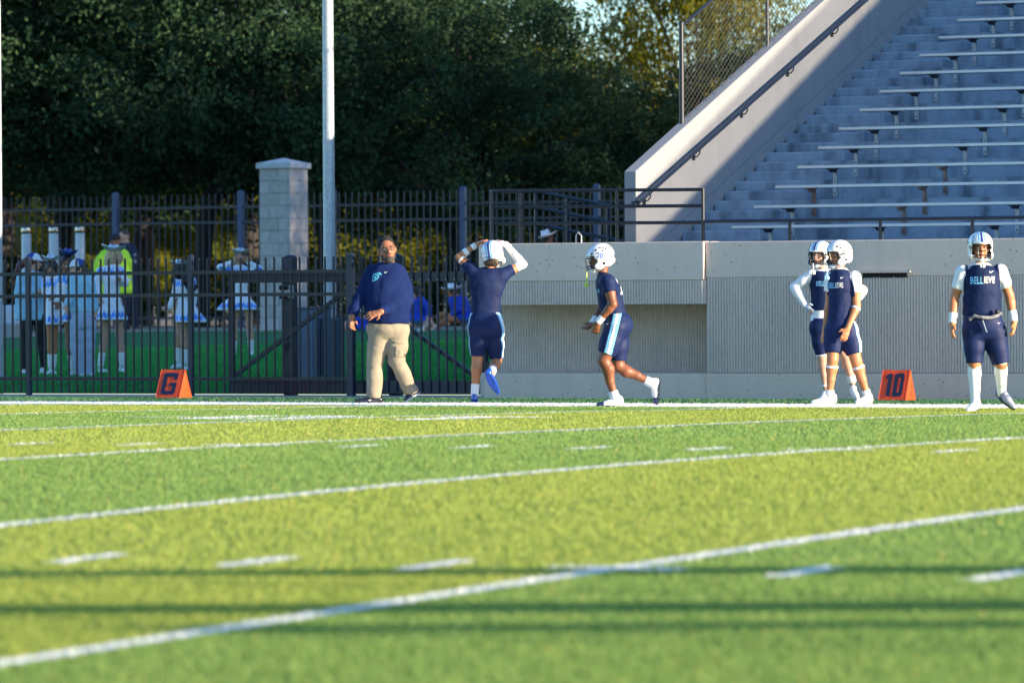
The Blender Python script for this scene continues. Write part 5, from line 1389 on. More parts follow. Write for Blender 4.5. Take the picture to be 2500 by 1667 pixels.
# ---------------------------------------------------------------- player at the right, facing the camera
F = Fig((2100,540,3.267), (925,1520), 'player facing us at far right with white leg sleeves and flag belt')
C = F(966, 212, .0); Rm = head_frame(2, 4, 0); hs = 1.03
sA, sB = F(824, 405, .0), F(1126, 402, .0); eA, eB = F(758, 610, .02), F(1196, 590, .03); wA, wB = F(735, 815, -.06), F(1228, 805, -.05)
nb = F(967, 352, .0)
tor = F.torso([(328,905,1028,.07,.0),(350,850,1090,.10,.0),(400,822,1130,.128,.0),(480,828,1132,.135,.0),(560,838,1126,.130,.0),(660,832,1118,.130,.0),(748,825,1124,.130,.0)])
hips = F.torso([(738,825,1122,.128,.0),(800,824,1140,.135,.0),(860,826,1160,.135,.0),(930,832,1165,.12,.0),(960,840,1160,.10,.0)])
hA, hB = F(905, 880, .0), F(1072, 885, .0); kA, kB = F(912, 1130, -.02), F(1124, 1135, .0); aA, aB = F(918, 1450, .0), F(1140, 1372, .16)
body = head_prims(C, Rm, hs)+[rcone(C+Rm@np.array((0,-.02,-.04)), nb, .058, .046), loft([(z,a,b_,c*(.64 if i < 2 else .84),d*.80) for i,(z,a,b_,c,d) in enumerate(tor)], soft=.03), loft([(z,a,b_,c-.03,d-.035) for z,a,b_,c,d in hips], soft=.04)]
body += limb(*arm_pts(sA, eA, wA, .058, .045, .046, .031))+limb(*arm_pts(sB, eB, wB, .058, .045, .046, .031))
body += hand(wA, unit(F(725, 930, -.09)-wA), (.9,.2,0), 1, .175, .3, .06)+hand(wB, unit(F(1222, 922, -.08)-wB), (-.9,.2,0), -1, .175, .38, .06)
p_, r_ = leg_pts(hA, kA, aA, .098, .060, .062, .038); body += limb(p_, r_)
p_, r_ = leg_pts(hB, kB, aB, .098, .060, .062, .038); body += limb(p_, r_)
surf('body', body, HV, sk_tan, F.root, k=.016)
face_bits(F.root, C, Rm, hs, lip_b, hair_k)
v0 = F.torso([(334,900,1034,.075,.0),(352,885,1050,.09,.0),(400,856,1094,.118,.0),(480,842,1108,.128,.0),(560,844,1114,.125,.0),(720,832,1114,.124,.0)]); und = [loft(v0, soft=.02)]
for s_, e_ in ((sA, eA), (sB, eB)): d = unit(e_-s_); und += [rcone(s_, lerp(s_, e_, .75), .072, .060, [(lerp(s_, e_, .66), d)])]
surf('undershirt', und, .008, white_c, F.root, k=.035, wr=(.002, 42, 22))
v_ = F.torso([(350,888,1046,.10,.0),(400,848,1102,.138,.0),(480,834,1116,.146,.0),(560,836,1122,.142,.0),(660,830,1118,.14,.0),(746,824,1124,.138,.0)])
vest = surf('sleeveless_jersey', [loft([(z,a,b_,c*1.02,d) for z,a,b_,c,d in v_], soft=.012)]+yokes((sA, eA, .073, F(842,380,0), (-1,0,.1)), (sB, eB, .073, F(1106,380,0), (1,0,.1))), .008, navy, F.root, k=.01, wr=(.0038, 36, 26))
decal_mesh(vest, text_polys('BELL'), .098, F(925, 476, 0), sky_p, 'chest_print', lift=.007, aspect=.62); decal_mesh(vest, text_polys('IEVE', True, .03), .090, F(1026, 472, 0), wht_p, 'chest_print', lift=.007, aspect=.66)
decal(vest, vest, SW, .048, F(1048, 404, 0), wht_p, 'check_mark')
sh_ = shorts(F, hips, [(hA, kA, 1.0, .110, .080), (hB, kB, 1.0, .110, .084)], stripe=arcband(F, hA, kA, .1, (-1,.05,0), .30), wr=(.0024, 26, 7))
decal(sh_, sh_, SW, .035, F(1108, 812, 0), wht_p, 'check_mark')
for k_, a_ in ((kA, aA), (kB, aB)):
    surf('leg_sleeve', limb([k_+unit(k_-a_)*.05, lerp(k_, a_, .28)+np.array((0,.015,0)), lerp(k_, a_, .65), a_+unit(a_-k_)*.02], [.061,.064,.049,.043]), .008, white_c, F.root, k=.015, wr=(.0016, 55, 3))
for e_, w_ in ((eA, wA), (eB, wB)): tube_band('wristband', lerp(e_, w_, .60), lerp(e_, w_, .99), .040, .036, white_t, F.root)
pts = [F(868, 782, -.125), F(905, 755, -.150), F(960, 768, -.165), F(1020, 770, -.165), F(1085, 755, -.15), F(1118, 735, -.11)]
mb = MB(); mb.tube(pts, .017, 8); mb.build('belt', belt_m, F.root, smooth=True)
mb = MB(); a, b_ = F(968, 790, -.172), F(1000, 885, -.165); mb.bar(a, b_, .034, .004); mb.build('flag_strip', mat('silver_strip', (.55,.60,.68), .4), F.root)
blob('belt_clip', [(F(1085, 722, -.16), (.024,.016,.024), np.eye(3), 0)], [m_hk], F.root)
shoe(F.root, F(940,1500,.08), F(838,1530,-.16), F(918,1440,.0), white_s, sole_k, 1.08, laces=white_t)
shoe(F.root, F(1098,1372,.22), F(1236,1512,.05), F(1150,1340,.14), grey_s, sole_k, 1.08, laces=white_t)
h, bv, T = helmet(F.root, C, Rm, hs, stripes=True, scuff=8, guard=wht_g, guard_len=.065)
# ================================================================== PEOPLE BEHIND THE FENCE
denim = mat('pale_denim', (.34,.60,.74), .9, var=.15, vscale=7, bump=.3, bscale=120); leg_k = mat('black_leggings', (.008,.008,.010), .7)
white_d = mat('white_dance_fabric', (.84,.84,.88), .7, var=.05, vscale=8); boot_w = mat('white_boot', (.80,.84,.82), .5, var=.06, vscale=9)
seq_b = mat('royal_sequins', (.03,.14,.62), .3, col2=(.15,.40,.80), vscale=60, metal=.3); seq_s = mat('silver_sequins', (.75,.80,.82), .3, col2=(.28,.36,.40), vscale=70, metal=.6)
seq_n = mat('navy_sequins', (.010,.02,.14), .3, col2=(.05,.10,.40), vscale=60, metal=.4); pink = mat('pink_band', (.70,.14,.36), .5, var=.2, vscale=30)
greyp = mat('grey_sweatpants', (.38,.45,.58), .9, var=.1, vscale=6); hiviz = mat('hi_vis_yellow', (.50,.85,.03), .6); refl = mat('reflective_tape', (.5,.62,.6), .4)
uni = mat('uniform_navy', (.012,.018,.045), .7, var=.1, vscale=6); blue_cap = mat('royal_cap', (.015,.06,.30), .7); cap_w = mat('cap_white', (.72,.72,.74), .7)
blue_t = mat('royal_tracksuit', (.010,.05,.45), .6, var=.1, vscale=6); pinkhat = mat('pink_white_hat', (.86,.80,.82), .6, var=.05, vscale=12)
BV = .012
def bhead(F, x, y, yaw, s=.98, skin=sk_fair, d=0., pitch=5, lips=lip_r):
    C = F(x, y, d); Rm = head_frame(yaw, pitch, 0); F.C, F.Rm, F.hs = C, Rm, s
    return head_prims(C, Rm, s)
def cowboy(F, x, y, w, m, band, tilt=0., d=0., pitch=0., m2=None, brim_up=.055, h=.105):
    """crown with pinch + wide brim curled up at the sides"""
    c = F(x, y, d); r = F.m(w)/2; mb = MB(); n = 36; V = []; Fs = []
    rings = [(0.40,-.006),(0.55,-.008),(0.75,.0),(0.92,.012),(1.0,.022),(1.0,.030),(0.9,.020),(.7,.008),(.44,.002)]
    for q, z in rings:
        for k in range(n):
            a = 2*math.pi*k/n; up = brim_up*max(0, q-.40)/.6*abs(math.cos(a))**1.5
            V.append((q*r*math.cos(a), q*r*math.sin(a)*1.02, z+up))
    for i in range(len(rings)-1):
        for k in range(n): Fs.append((i*n+k, i*n+(k+1) % n, (i+1)*n+(k+1) % n, (i+1)*n+k))
    mt = Matrix.Rotation(tilt, 3, 'Y') @ Matrix.Rotation(pitch, 3, 'X')
    mb.add([tuple(mt @ Vector(v)) for v in V], Fs, 0)
    cr = [(.44,0),(.43,.035),(.40,.07),(.33,h-.008),(.18,h-.014),(0,h-.026)]; V = []; Fs = []
    for i, (q, z) in enumerate(cr):
        for k in range(n): a = 2*math.pi*k/n; V.append((q*r*math.cos(a), q*r*math.sin(a)*1.1, z - (.012*(abs(math.sin(a))) if i > 2 else 0)))
    for i in range(len(cr)-1):
        for k in range(n): Fs.append((i*n+k, i*n+(k+1) % n, (i+1)*n+(k+1) % n, (i+1)*n+k))
    mb.add([tuple(mt @ Vector(v)) for v in V], Fs, 0)
    o = mb.build('cowboy_hat', m, F.root, smooth=True)
    for v in o.data.vertices: v.co += Vector(c)
    mb = MB(); V = []
    for z, q in ((.004,.452),(.032,.448)):
        for k in range(n): a = 2*math.pi*k/n; V.append(tuple(mt @ Vector((q*r*math.cos(a), q*r*math.sin(a)*1.1, z))))
    mb.add([np.array(v)+c for v in V], [(k, (k+1) % n, (k+1) % n+n, k+n) for k in range(n)]); mb.build('hat_band', band, o, smooth=True)
    return o
def cap(F, m1, m2=None, lift=0.):
    C, Rm, s = F.C, F.Rm, F.hs; T = lambda x, y, z: C+Rm@(np.array([x,y,z])*s)
    def pt(Cn, N):
        L = (Cn-C)@Rm; mi = np.zeros(len(Cn), int); mi[(L[:,1] > .02) & (L[:,2] > .03)] = 1; return mi
    surf('cap', [ell(T(0,-.012,.045), np.array((.092,.110,.092))*s, Rm), ell(T(0,-.01,-.055), np.array((.2,.2,.085))*s, Rm, op='s'), ell(T(0,.115,.040), np.array((.070,.070,.010))*s, Rm)], .010, [m1]+([m2] if m2 else []), F.root, k=.008, painter=pt if m2 else None)
def hairdo(F, m, pts=None, r=(.05,.05,.03), cap_=True):
    C, Rm, s = F.C, F.Rm, F.hs; T = lambda x, y, z: C+Rm@(np.array([x,y,z])*s)
    pr = []
    if cap_: pr += [ell(T(0,-.022,.030), np.array((.090,.106,.100))*s, Rm), ell(T(0,-.055,-.05), np.array((.085,.07,.09))*s, Rm)]
    if pts is not None:
        for i in range(len(pts)-1): pr.append(rcone(pts[i], pts[i+1], r[i], r[i+1]))
    pr.append(ell(T(0,.105,-.035), np.array((.068,.085,.095))*s, Rm, op='s'))
    return surf('hair', pr, .011, m, F.root, k=.02, wr=(.004, 60))
def seq_hem(z0, z1, z2=None):
    def f(Cn, N):
        z = Cn[:,2]; th = np.arctan2(Cn[:,1], Cn[:,0]*1.0); e = .022*np.sin(th*17)+.014*np.sin(th*41+1)
        mi = np.zeros(len(Cn), int); mi[(z > z0+e*.6) & (z < z1+e)] = 1
        if z2: mi[(z > z2[0]+e*.7) & (z < z2[1]+e*1.6)] = 1
        return mi
    return f
def boot(F, kn, an, toe, heel, top=.5):
    a = lerp(kn, an, top); up = np.array((0,0,1.)); f = unit(toe-heel)
    surf('boot', [rcone(a, lerp(kn, an, .8), .052, .042, [(a, -unit(an-kn))]), rcone(lerp(kn, an, .8), an, .042, .040), rcone(an, heel+up*.03, .040, .030), rcone(heel+up*.032, lerp(heel, toe, .6)+up*.03, .032, .034), rcone(lerp(heel, toe, .6)+up*.03, toe-f*.02+up*.022, .034, .018)], BV*.9, boot_w, F.root, k=.02)
def dancer(F, head, yaw, skin, hairm, sh, el, wr, tor, skirt, kn, an, toe, heel, hatm, hat, band, hairpts=None, hairr=(.05,.05,.03), top_m=white_d, hem=True, finger=None, pitch=5, boots=True, hs=.96):
    bp = bhead(F, head[0], head[1], yaw, hs, skin, pitch=pitch)
    T_ = F.torso(tor); n0 = F((tor[0][1]+tor[0][2])/2, tor[0][0]+4, 0)
    bp += [rcone(F.C+F.Rm@np.array((0,-.02,-.05)), n0, .048, .052), loft([(z,a,b_,c*.93,d*.93) for z,a,b_,c,d in T_], soft=.03)]
    for i in (0, 1):
        if sh[i] is None: continue
        s_, e_, w_ = F(*sh[i]), F(*el[i]), F(*wr[i]); bp += limb(*arm_pts(s_, e_, w_, .040, .032, .031, .022))
        f_ = F(*finger[i]) if finger else w_+unit(w_-e_)*.15
        bp += hand(w_, unit(f_-w_), (0,-1,0), (1,-1)[i], .16, .35, .08, .9)
    K, A, H = [], [], []
    for i in range(len(kn)):
        k_, a_ = F(*kn[i]), F(*an[i]); K.append(k_); A.append(a_)
        hp = np.array((lerp(k_, F.C, 0)[0]*.7+T_[-1][1]*.3, 0, F(0, skirt[1][0], 0)[2]+.02)); p_, r_ = leg_pts(hp, k_, a_, .075, .047, .052, .030); bp += limb(p_, r_)
    surf('body', bp, BV, skin, F.root, k=.018); face_bits(F.root, F.C, F.Rm, hs, lip_r, hairm)
    tp = [loft(T_, soft=.02)]
    for i in (0, 1):
        if sh[i] is None: continue
        s_, e_, w_ = F(*sh[i]), F(*el[i]), F(*wr[i]); tp += limb([s_, lerp(s_, e_, .5), e_, w_], [.054,.050,.045,.036])
    zt = T_[1][0]; 
    surf('dance_top', tp, BV, [top_m, seq_b], F.root, k=.03, wr=(.002, 45), painter=seq_hem(9, 9, (zt-.11, zt-.03)) if hem else None)
    S_ = F.torso(skirt); rot = loft(S_, soft=.008, ruffle=.05, nr=11); zb = min(r_[0] for r_ in S_)
    surf('skirt', [rot], BV, [top_m, seq_b], F.root, k=.01, painter=seq_hem(zb+.035, zb+.105))
    if boots:
        for i in range(len(kn)): boot(F, K[i], A[i], F(*toe[i]), F(*heel[i]))
    if hairpts: hairdo(F, hairm, [F(*p) for p in hairpts], hairr)
    else: hairdo(F, hairm)
    if hat: cowboy(F, hat[0], hat[1], hat[2], hatm, band, tilt=hat[3] if len(hat) > 3 else 0., pitch=-.15)

c1 = (0, 520, 3.4075); c2 = (380, 560, 3.7325)
# person in blue cap and denim jacket
F = Fig(c1, (285, 1352), 'woman in blue cap, denim jacket and black leggings behind the fence', True)
bp = bhead(F, 288, 412, 68, .98, sk_fair); T_ = F.torso([(478,225,300,.06,0),(500,180,345,.09,0),(560,150,360,.11,0),(680,135,368,.12,0),(800,128,366,.12,0),(895,122,368,.12,0)])
A_ = [(F(185,530,-.05), F(165,660,-.10), F(330,650,-.16)), (F(335,530,.06), F(350,640,.0), F(395,628,-.10))]
bp += [rcone(F.C+F.Rm@np.array((0,-.02,-.05)), F(262,490), .050, .055), loft([(z,a,b_,c*.9,d*.9) for z,a,b_,c,d in T_], soft=.03)]
for s_, e_, w_ in A_: bp += limb(*arm_pts(s_, e_, w_, .042, .034, .033, .024))+hand(w_, (1,-.2,-.05), (0,-.5,1), 1, .16, .6, .05, .9)
for h_, k_, a_ in ((F(225,880), F(215,1080), F(205,1310)), (F(330,880,.03), F(352,1080,.03), F(360,1310,.03))): bp += limb([h_, k_, a_], [.08,.05,.034])
surf('body', bp, BV, sk_fair, F.root, k=.018)
jk = [loft(T_, soft=.02)]
for s_, e_, w_ in A_: jk += limb([s_, e_, lerp(e_, w_, .85)], [.062,.056,.048])
surf('denim_jacket', jk, BV, denim, F.root, k=.03, wr=(.005, 34))
for h_, k_, a_ in ((F(228,860), F(215,1080), F(205,1285)), (F(330,860,.03), F(352,1080,.03), F(360,1280,.03))): surf('leggings', limb([h_, lerp(h_, k_, .5), k_, lerp(k_, a_, .35), a_], [.098,.088,.060,.058,.040]), BV, leg_k, F.root, k=.02)
for x in (198, 352): shoe(F.root, F(x-22,1352,.04), F(x+32,1358,-.12), F(x+5,1310,0), cap_w, sole_w, .9, stud=False)
cap(F, blue_cap, cap_w); hairdo(F, hair_red, [F(235,400,.05), F(175,430,.08), F(140,490,.05)], (.06,.05,.03)); blob('phone', [(F(418,600,-.2), (.010,.04,.07), np.eye(3), 0)], [m_hk], F.root)

dk = lambda *a, **k: dancer(*a, **k)
F = Fig(c1, (440, 1356), 'dancer in a silver hat looking down at a phone, between two denim jackets', True)
dk(F, (436, 472), -5, sk_tan, hair_k, [(385,560),(492,560)], [(385,660,-.05),(500,660,0)], [(430,690,-.15),(500,740,-.1)], [(520,405,465,.06,0),(545,370,500,.09,0),(620,378,496,.11,0),(700,390,488,.10,0)],
   [(690,388,492,.10,0),(760,385,505,.13,0),(850,378,520,.17,0),(932,372,528,.19,0)], [(425,1080,0),(452,1080,0)], [(425,1270,0),(440,1270,0)], [(470,1358,-.12),(400,1352,-.1)], [(425,1350,.06),(432,1350,.06)], seq_s, (428, 402, 150), pink, [(395,470,.05),(385,540,.05),(390,600,.0)], pitch=25)
F = Fig(c1, (620, 1362), 'dancer in a dark blue sequined hat with a pink band, behind the denim jacket', True)
dk(F, (556, 428), 10, sk_brown, hair_k, [(505,540),(605,540)], [(500,640),(600,660)], [(490,730,-.05),(560,700,-.1)], [(488,530,585,.06,0),(515,495,615,.09,0),(600,500,605,.11,0),(690,505,600,.10,0)],
   [(680,505,600,.10,0),(740,500,610,.13,0),(830,495,625,.17,0),(910,490,632,.18,0)], [(578,1080,0),(620,1080,0)], [(600,1280,0),(640,1280,0)], [(575,1362,-.1),(650,1362,-.1)], [(625,1358,.06),(625,1358,.06)], seq_n, (570, 352, 155, .12), pink, [(530,430,.05),(515,500,.05),(510,560,.0)])
# girl with denim jacket, back turned
F = Fig(c1, (690, 1364), 'woman in blue cap, denim jacket and grey sweatpants, her back half turned', True)
bp = bhead(F, 648, 462, -55, .98, sk_fair); T_ = F.torso([(500,640,735,.06,0),(520,605,760,.09,0),(600,590,782,.12,0),(700,588,790,.12,0),(828,590,800,.12,0)])
A_ = [(F(620,550,-.05), F(595,680,-.08), F(570,760,-.12)), (F(748,550,.06), F(775,690,.02), F(795,800,.0))]
bp += [rcone(F.C+F.Rm@np.array((0,-.02,-.05)), F(670,512), .05, .055), loft([(z,a,b_,c*.9,d*.9) for z,a,b_,c,d in T_], soft=.03)]
for s_, e_, w_ in A_: bp += limb(*arm_pts(s_, e_, w_, .042, .034, .033, .024))+hand(w_, (0,-.1,-1), (0,-1,0), 1, .15, .4, .05, .9)
surf('body', bp, BV, sk_fair, F.root, k=.018); jk = [loft(T_, soft=.02)]
for s_, e_, w_ in A_: jk += limb([s_, e_, lerp(e_, w_, .85)], [.062,.056,.048])
surf('denim_jacket', jk, BV, denim, F.root, k=.03, wr=(.005, 34, 3))
pr = [loft(F.torso([(820,598,782,.12,0),(900,596,785,.13,0),(960,600,780,.12,0)]), soft=.02)]
for h_, k_, a_ in ((F(645,930), F(640,1120), F(672,1335)), (F(738,930), F(735,1120), F(745,1335))): pr += limb([h_, k_, a_], [.105,.085,.070])
surf('sweatpants', pr, BV, greyp, F.root, k=.03, wr=(.006, 32))
for x in (675, 748): shoe(F.root, F(x-12,1366,.06), F(x+22,1370,-.12), F(x,1320,0), cap_w, sole_w, .9, stud=False)
cap(F, blue_cap, cap_w); hairdo(F, hair_br, [F(690,470,.05), F(735,510,.06), F(760,560,.05)], (.055,.045,.03))
# blonde dancer
F = Fig(c1, (940, 1342), 'blonde dancer in silver hat and white dress looking right', True)
dk(F, (968, 362), 78, sk_fair, hair_bl, [(840,480,0),(1015,480,.02)], [(812,590,-.02),(1045,590,.0)], [(835,690,-.08),(1015,560,-.12)], [(428,900,985,.06,0),(452,850,1020,.09,0),(540,858,1012,.115,0),(640,868,1000,.105,0),(690,865,1000,.11,0)],
   [(680,862,1002,.11,0),(750,838,1020,.15,0),(830,815,1045,.19,0),(892,800,1068,.22,0)], [(868,1060,0),(998,1060,0)], [(838,1260,0),(1020,1260,0)], [(905,1340,-.06),(1050,1338,-.06)], [(832,1338,.05),(1000,1338,.05)], seq_s, (950, 318, 205, .06), seq_s, [(915,360,.03),(900,400,.03),(885,425,.0)], (.06,.045,.02), pitch=0)
# officer and hi-vis person
F = Fig(c1, (1100, 968), 'police officer in dark uniform and sunglasses standing behind the dancers', True)
bp = bhead(F, 1038, 198, -70, 1.08, sk_fair); T_ = F.torso([(248,1000,1090,.07,0),(270,985,1135,.10,0),(360,1000,1145,.13,0),(480,1010,1140,.13,0),(620,1015,1150,.13,0),(700,1010,1155,.13,0)])
bp += [rcone(F.C+F.Rm@np.array((0,-.02,-.05)), F(1055,268), .060, .066), loft([(z,a,b_,c*.9,d*.9) for z,a,b_,c,d in T_], soft=.03)]
s_, e_, w_ = F(1120,320,-.05), F(1130,470,-.05), F(1100,600,-.12); bp += limb(*arm_pts(s_, e_, w_, .05,.04,.04,.028))+hand(w_, (-.2,0,-1), (0,-1,0), 1, .18, .4)
surf('body', bp, .014, sk_fair, F.root, k=.018)
surf('uniform', [loft(T_, soft=.02)]+limb([s_, lerp(s_, e_, .55), e_, w_], [.075,.066,.056,.045])+limb([F(1060,690), F(1050,820), F(1050,955)], [.10,.075,.065])+limb([F(1110,690), F(1120,820), F(1130,955)], [.10,.075,.065]), .014, uni, F.root, k=.03, wr=(.004, 30))
T = lambda x, y, z: F.C+F.Rm@(np.array([x,y,z])*F.hs)
blob('sunglasses', [(T(.032,.094,.004), (.022,.009,.014), F.Rm, 0), (T(-.032,.094,.004), (.022,.009,.014), F.Rm, 0)], [m_hk], F.root, 6)
surf('hair', [ell(T(0,-.016,.040), (.084,.102,.090), F.Rm), ell(T(0,.095,.0), (.09,.10,.10), F.Rm, op='s'), ell(T(0,0,-.07), (.2,.2,.08), F.Rm, op='s')], .012, hair_br, F.root, k=.006)
blob('shoulder_patch', [(F(1128,350,-.12), (.030,.008,.035), np.eye(3), 0), (F(1128,350,-.127), (.012,.004,.014), np.eye(3), 1)], [mat('patch_grey', (.25,.32,.45), .6), lip_r], F.root, 7)
mb = MB()
for q in range(3): mb.tube([F(1118,418-q*9,-.13), F(1130,410-q*9,-.135), F(1142,418-q*9,-.13)], .005, 4)
mb.build('chevrons', cap_w, F.root)
for x in (1050, 1130): shoe(F.root, F(x+8,966,.06), F(x-14,970,-.14), F(x,940,0), black_s, black_s, 1.0, stud=False)
F = Fig(c1, (960, 975), 'person in a black cap and hi-vis yellow jacket seen from behind the blonde dancer', True)
bp = bhead(F, 962, 235, -60, 1.0, sk_brown); T_ = F.torso([(285,925,1000,.07,0),(310,850,1060,.11,0),(400,808,1100,.15,0),(520,800,1102,.16,0),(672,805,1102,.16,0)])
bp += [rcone(F.C+F.Rm@np.array((0,-.02,-.05)), F(965,300), .055, .06), loft([(z,a,b_,c*.9,d*.9) for z,a,b_,c,d in T_], soft=.03)]
s_, e_, w_ = F(838,380,-.06), F(800,480,-.10), F(870,560,-.2); bp += limb(*arm_pts(s_, e_, w_, .05,.04,.04,.028))+hand(w_, (.6,-.3,.1), (0,0,1), 1, .17, .4)
surf('body', bp, .014, sk_brown, F.root, k=.018)
def hv(Cn, N):
    z = Cn[:,2]; mi = np.zeros(len(Cn), int); zz = F(0,550,0)[2]; mi[np.abs(z-zz) < .028] = 1; return mi
surf('hi_vis_jacket', [loft(T_, soft=.02)]+limb([s_, lerp(s_, e_, .55), e_, w_], [.075,.068,.058,.048]), .014, [hiviz, refl], F.root, k=.03, wr=(.006, 26), painter=hv)
surf('trousers', [loft(F.torso([(660,830,1080,.14,0),(720,835,1075,.14,0)]), soft=.02)]+limb([F(880,700), F(880,830), F(880,960)], [.12,.085,.07])+limb([F(1030,700), F(1035,830), F(1040,960)], [.12,.085,.07]), .014, uni, F.root, k=.03)
cap(F, mat('black_cap', (.01,.01,.012), .7))
for x in (880, 1040): shoe(F.root, F(x+6,970,.06), F(x-10,975,-.14), F(x,945,0), black_s, black_s, 1.0, stud=False)

# dancer with her back to us by the fence post
F = Fig(c2, (235, 1298), 'dancer in silver hat walking away behind the fence post, one hand out', True)
dk(F, (236, 372), 160, sk_fair, hair_k, [(205,470,0),(340,470,.0)], [(190,560,-.02),(360,580,.02)], [(130,715,-.05),(350,690,.02)], [(420,225,300,.06,0),(445,190,345,.09,0),(530,190,350,.11,0),(640,205,335,.10,0)],
   [(630,205,335,.10,0),(700,190,370,.14,0),(780,180,425,.18,0),(850,172,480,.21,0)], [(205,960,0),(262,980,-.02)], [(210,1190,.1),(270,1210,-.02)], [(130,1278,.02),(268,1312,-.10)], [(225,1268,.12),(282,1296,.05)], seq_s, (220, 335, 165), pink, [(262,400,.0),(290,480,-.10),(330,560,-.1),(380,520,-.06)], (.07,.05,.04,.03), finger=[(60,725,-.1),(350,740,0)])
# dancer with both hands raised to her hat
F = Fig(c2, (790, 1156), 'dancer facing us with both hands raised to her neck, left of the pillar', True)
dk(F, (772, 250), 0, sk_fair, hair_br, [(700,375,0),(838,375,.0)], [(590,345,-.03),(955,360,-.03)], [(705,300,-.05),(850,300,-.05)], [(318,735,800,.06,0),(345,695,850,.09,0),(440,690,858,.115,0),(540,705,838,.105,0),(600,700,845,.11,0)],
   [(590,700,845,.11,0),(640,650,880,.16,0),(690,590,925,.21,0),(736,556,948,.24,0)], [(718,930,0),(862,920,0)], [(712,1100,0),(872,1100,0)], [(705,1160,-.1),(870,1160,-.1)], [(714,1150,.05),(878,1150,.05)], seq_s, (778, 222, 172, .05), pink, [(800,260,.05),(850,300,.08),(860,350,.1)], (.06,.05,.04), finger=[(735,262,-.08),(832,268,-.08)], pitch=0)

# seated group on the far edge of the lawn
c3 = (1050, 640, 7.84)
def seated(F, head, yaw, hat, T_rows, knees, feet, arm, label_m=blue_t, skin=sk_tan, hairm=hair_k, bandm=pink):
    bp = bhead(F, head[0], head[1], yaw, .98, skin, pitch=15); T_ = F.torso(T_rows); hipc = F((T_rows[-1][1]+T_rows[-1][2])/2, T_rows[-1][0], 0)
    bp += [rcone(F.C+F.Rm@np.array((0,-.02,-.05)), F((T_rows[0][1]+T_rows[0][2])/2, T_rows[0][0]), .05, .055), loft([(z,a,b_,c*.9,d*.9) for z,a,b_,c,d in T_], soft=.03)]
    for k_, f_ in zip(knees, feet):
        k2, f2 = F(*k_), F(*f_); bp += limb([hipc+np.array((0,0,-.02)), k2], [.085,.055])+limb([k2, lerp(k2, f2, .3), f2], [.055,.054,.034])
    s_, e_, w_ = [F(*a) for a in arm]; bp += limb(*arm_pts(s_, e_, w_, .042,.034,.034,.024))+hand(w_, unit(w_-e_), (0,-1,0), 1, .16, .4)
    surf('body', bp, .013, skin, F.root, k=.02)
    surf('jacket', [loft(T_, soft=.03)]+limb([s_, e_, lerp(e_, w_, .9)], [.062,.056,.044]), .013, [label_m], F.root, k=.03, wr=(.004, 30))
    z_, a, b_, c, d = min(T_); surf('skirt', [ell((a, 0, z_+.02), (c*1.25, .24, .10)), ell((a+.05, -.10, z_+.0), (c*.9, .16, .08))], .013, [label_m, seq_b], F.root, k=.03, painter=lambda C_, N: (C_[:,2] < z_-.01).astype(int))
    if hairm: hairdo(F, hairm, [F.C+np.array((.05,.02,-.05)), F.C+np.array((.07,0,-.22)), F.C+np.array((.08,-.02,-.36))], (.07,.06,.03))
    if hat: cowboy(F, hat[0], hat[1], hat[2], pinkhat, bandm, tilt=-.12, brim_up=.03, h=.13)
    for f_ in feet: f2 = F(*f_); shoe(F.root, f2+np.array((.04,.02,-.04)), f2+np.array((-.14,-.06,-.04)), f2, cap_w, sole_w, .9, stud=False)
F = Fig(c3, (520, 1290), 'seated dancer in royal blue with pink and white cowboy hat, through the gate', True)
seated(F, (410, 560), -60, (430, 520, 440), [(640,380,620,.06,0),(680,330,720,.10,0),(800,360,760,.12,0),(940,420,800,.12,0),(1080,460,840,.13,0)], [(190,1010,-.15),(330,1090,-.3)], [(170,1250,-.1),(100,1270,-.25)], [(640,720,-.08),(560,900,-.15),(420,1010,-.2)])
F = Fig((540,600,3.36), (1640, 694), 'seated dancer in royal blue reaching down beside the man in the sweatshirt', True)
seated(F, (1590, 400), -40, None, [(430,1550,1640,.06,0),(450,1530,1680,.10,0),(520,1540,1690,.12,0),(610,1550,1690,.12,0)], [(1700,600,-.15),(1720,640,-.3)], [(1740,680,-.1),(1670,685,-.25)], [(1640,440,-.08),(1700,510,-.12),(1712,590,-.15)], skin=sk_fair)
F = Fig((540,600,3.36), (1150, 696), 'seated dancer in royal blue low behind the gate post, white hat', True)
seated(F, (1180, 560), 40, (1160, 545, 110), [(590,1130,1200,.06,0),(605,1105,1215,.10,0),(640,1100,1215,.12,0),(675,1100,1215,.12,0)], [(1010,640,-.05),(1020,665,-.2)], [(985,690,-.1),(960,692,-.15)], [(1120,610,-.08),(1090,640,-.12),(1060,680,-.15)], skin=sk_fair)
F = Fig((1150,420,3.733), (690, 1430), 'dancer in pink and white hat showing above the ledge by the ramp rail', True)
bp = bhead(F, 700, 615, 55, 1.0, sk_brown); T_ = F.torso([(665,680,740,.06,0),(690,640,800,.10,0),(800,650,790,.12,0),(1000,650,790,.12,0)])
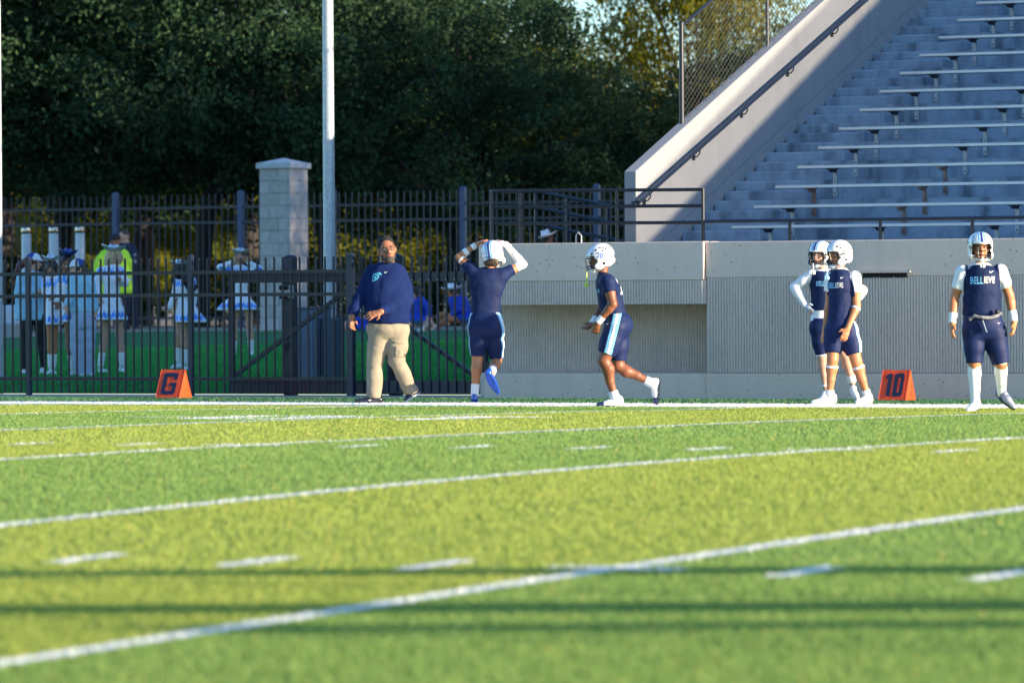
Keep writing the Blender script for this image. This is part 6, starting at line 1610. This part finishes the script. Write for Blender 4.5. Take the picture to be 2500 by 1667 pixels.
surf('body', bp+[rcone(F.C+F.Rm@np.array((0,-.02,-.05)), F(710,680), .05, .055)]+limb([F(690,1000), F(690,1200), F(690,1410)], [.08,.05,.035])+limb([F(745,1000), F(745,1200), F(745,1410)], [.08,.05,.035]), .014, sk_brown, F.root, k=.02)
surf('jacket', [loft(T_, soft=.03)], .014, blue_t, F.root, k=.03); surf('skirt', [loft(F.torso([(980,650,790,.12,0),(1120,620,820,.19,0)]), soft=.01, ruffle=.05)], .014, blue_t, F.root, k=.02)
hairdo(F, hair_k, [F(730,620,.0), F(760,660,.0), F(770,720,.0)], (.08,.06,.04)); cowboy(F, 690, 590, 205, pinkhat, pink, tilt=-.30, brim_up=.02, h=.14)

# ================================================================== UNSEEN RAIL AND POLES ADDED OUTSIDE THE FRAME TO CAST THE LONG SHADOWS
H_ = math.tan(R(SUN_EL))
def cast_from(P, h):   # point that shades ground spot P from height h
    return np.array(P[:2])+np.array((math.cos(R(SUN_AZ)), math.sin(R(SUN_AZ))))*h/H_
br = empty('added_shadow_rail', (0,0,0), label='unseen pipe rail added beyond the right edge to cast shadow stripes on the turf', cat='railing')  # added only for the near shadow stripes, one pipe per stripe
for (pa, pb, h, r) in (((20.4,-31.63), (24.7,-30.25), 1.75, .12), ((21.6,-33.5), (25.5,-32.18), 2.3, .14), ((24.0,-33.78), (25.86,-33.05), 2.6, .08)):
    a, b_ = cast_from(pa, h), cast_from(pb, h); d = (b_-a)/np.linalg.norm(b_-a); a = a-d*.5; b_ = b_+d*2.0
    mb = MB(); mb.tube([(*a, h), (*b_, h)], r, 10); mb.build('rail', m_galv, br, smooth=True)
    for q in (0, 1): 
        e = (a, b_)[q]; mb = MB(); mb.tube([(*e, float(field_zs(e[1]))), (*e, h)], .03, 8); mb.build('post', m_galv, br, smooth=True)
for k, (x, y) in enumerate(((30, -3.6), (38, -4.6), (46, -4.9), (34, -8.3))):  # poles added out of frame for the thin far shadow lines
    o = empty('added_shadow_pole', (x, y, 0), label='thin unseen pole added beyond the right edge to cast a shadow line', cat='pole', group='unseen poles added to cast shadow lines')
    mb = MB(); mb.tube([(0,0,0), (0,0,6)], .035, 8); mb.build('shaft', m_galv, o, smooth=True)
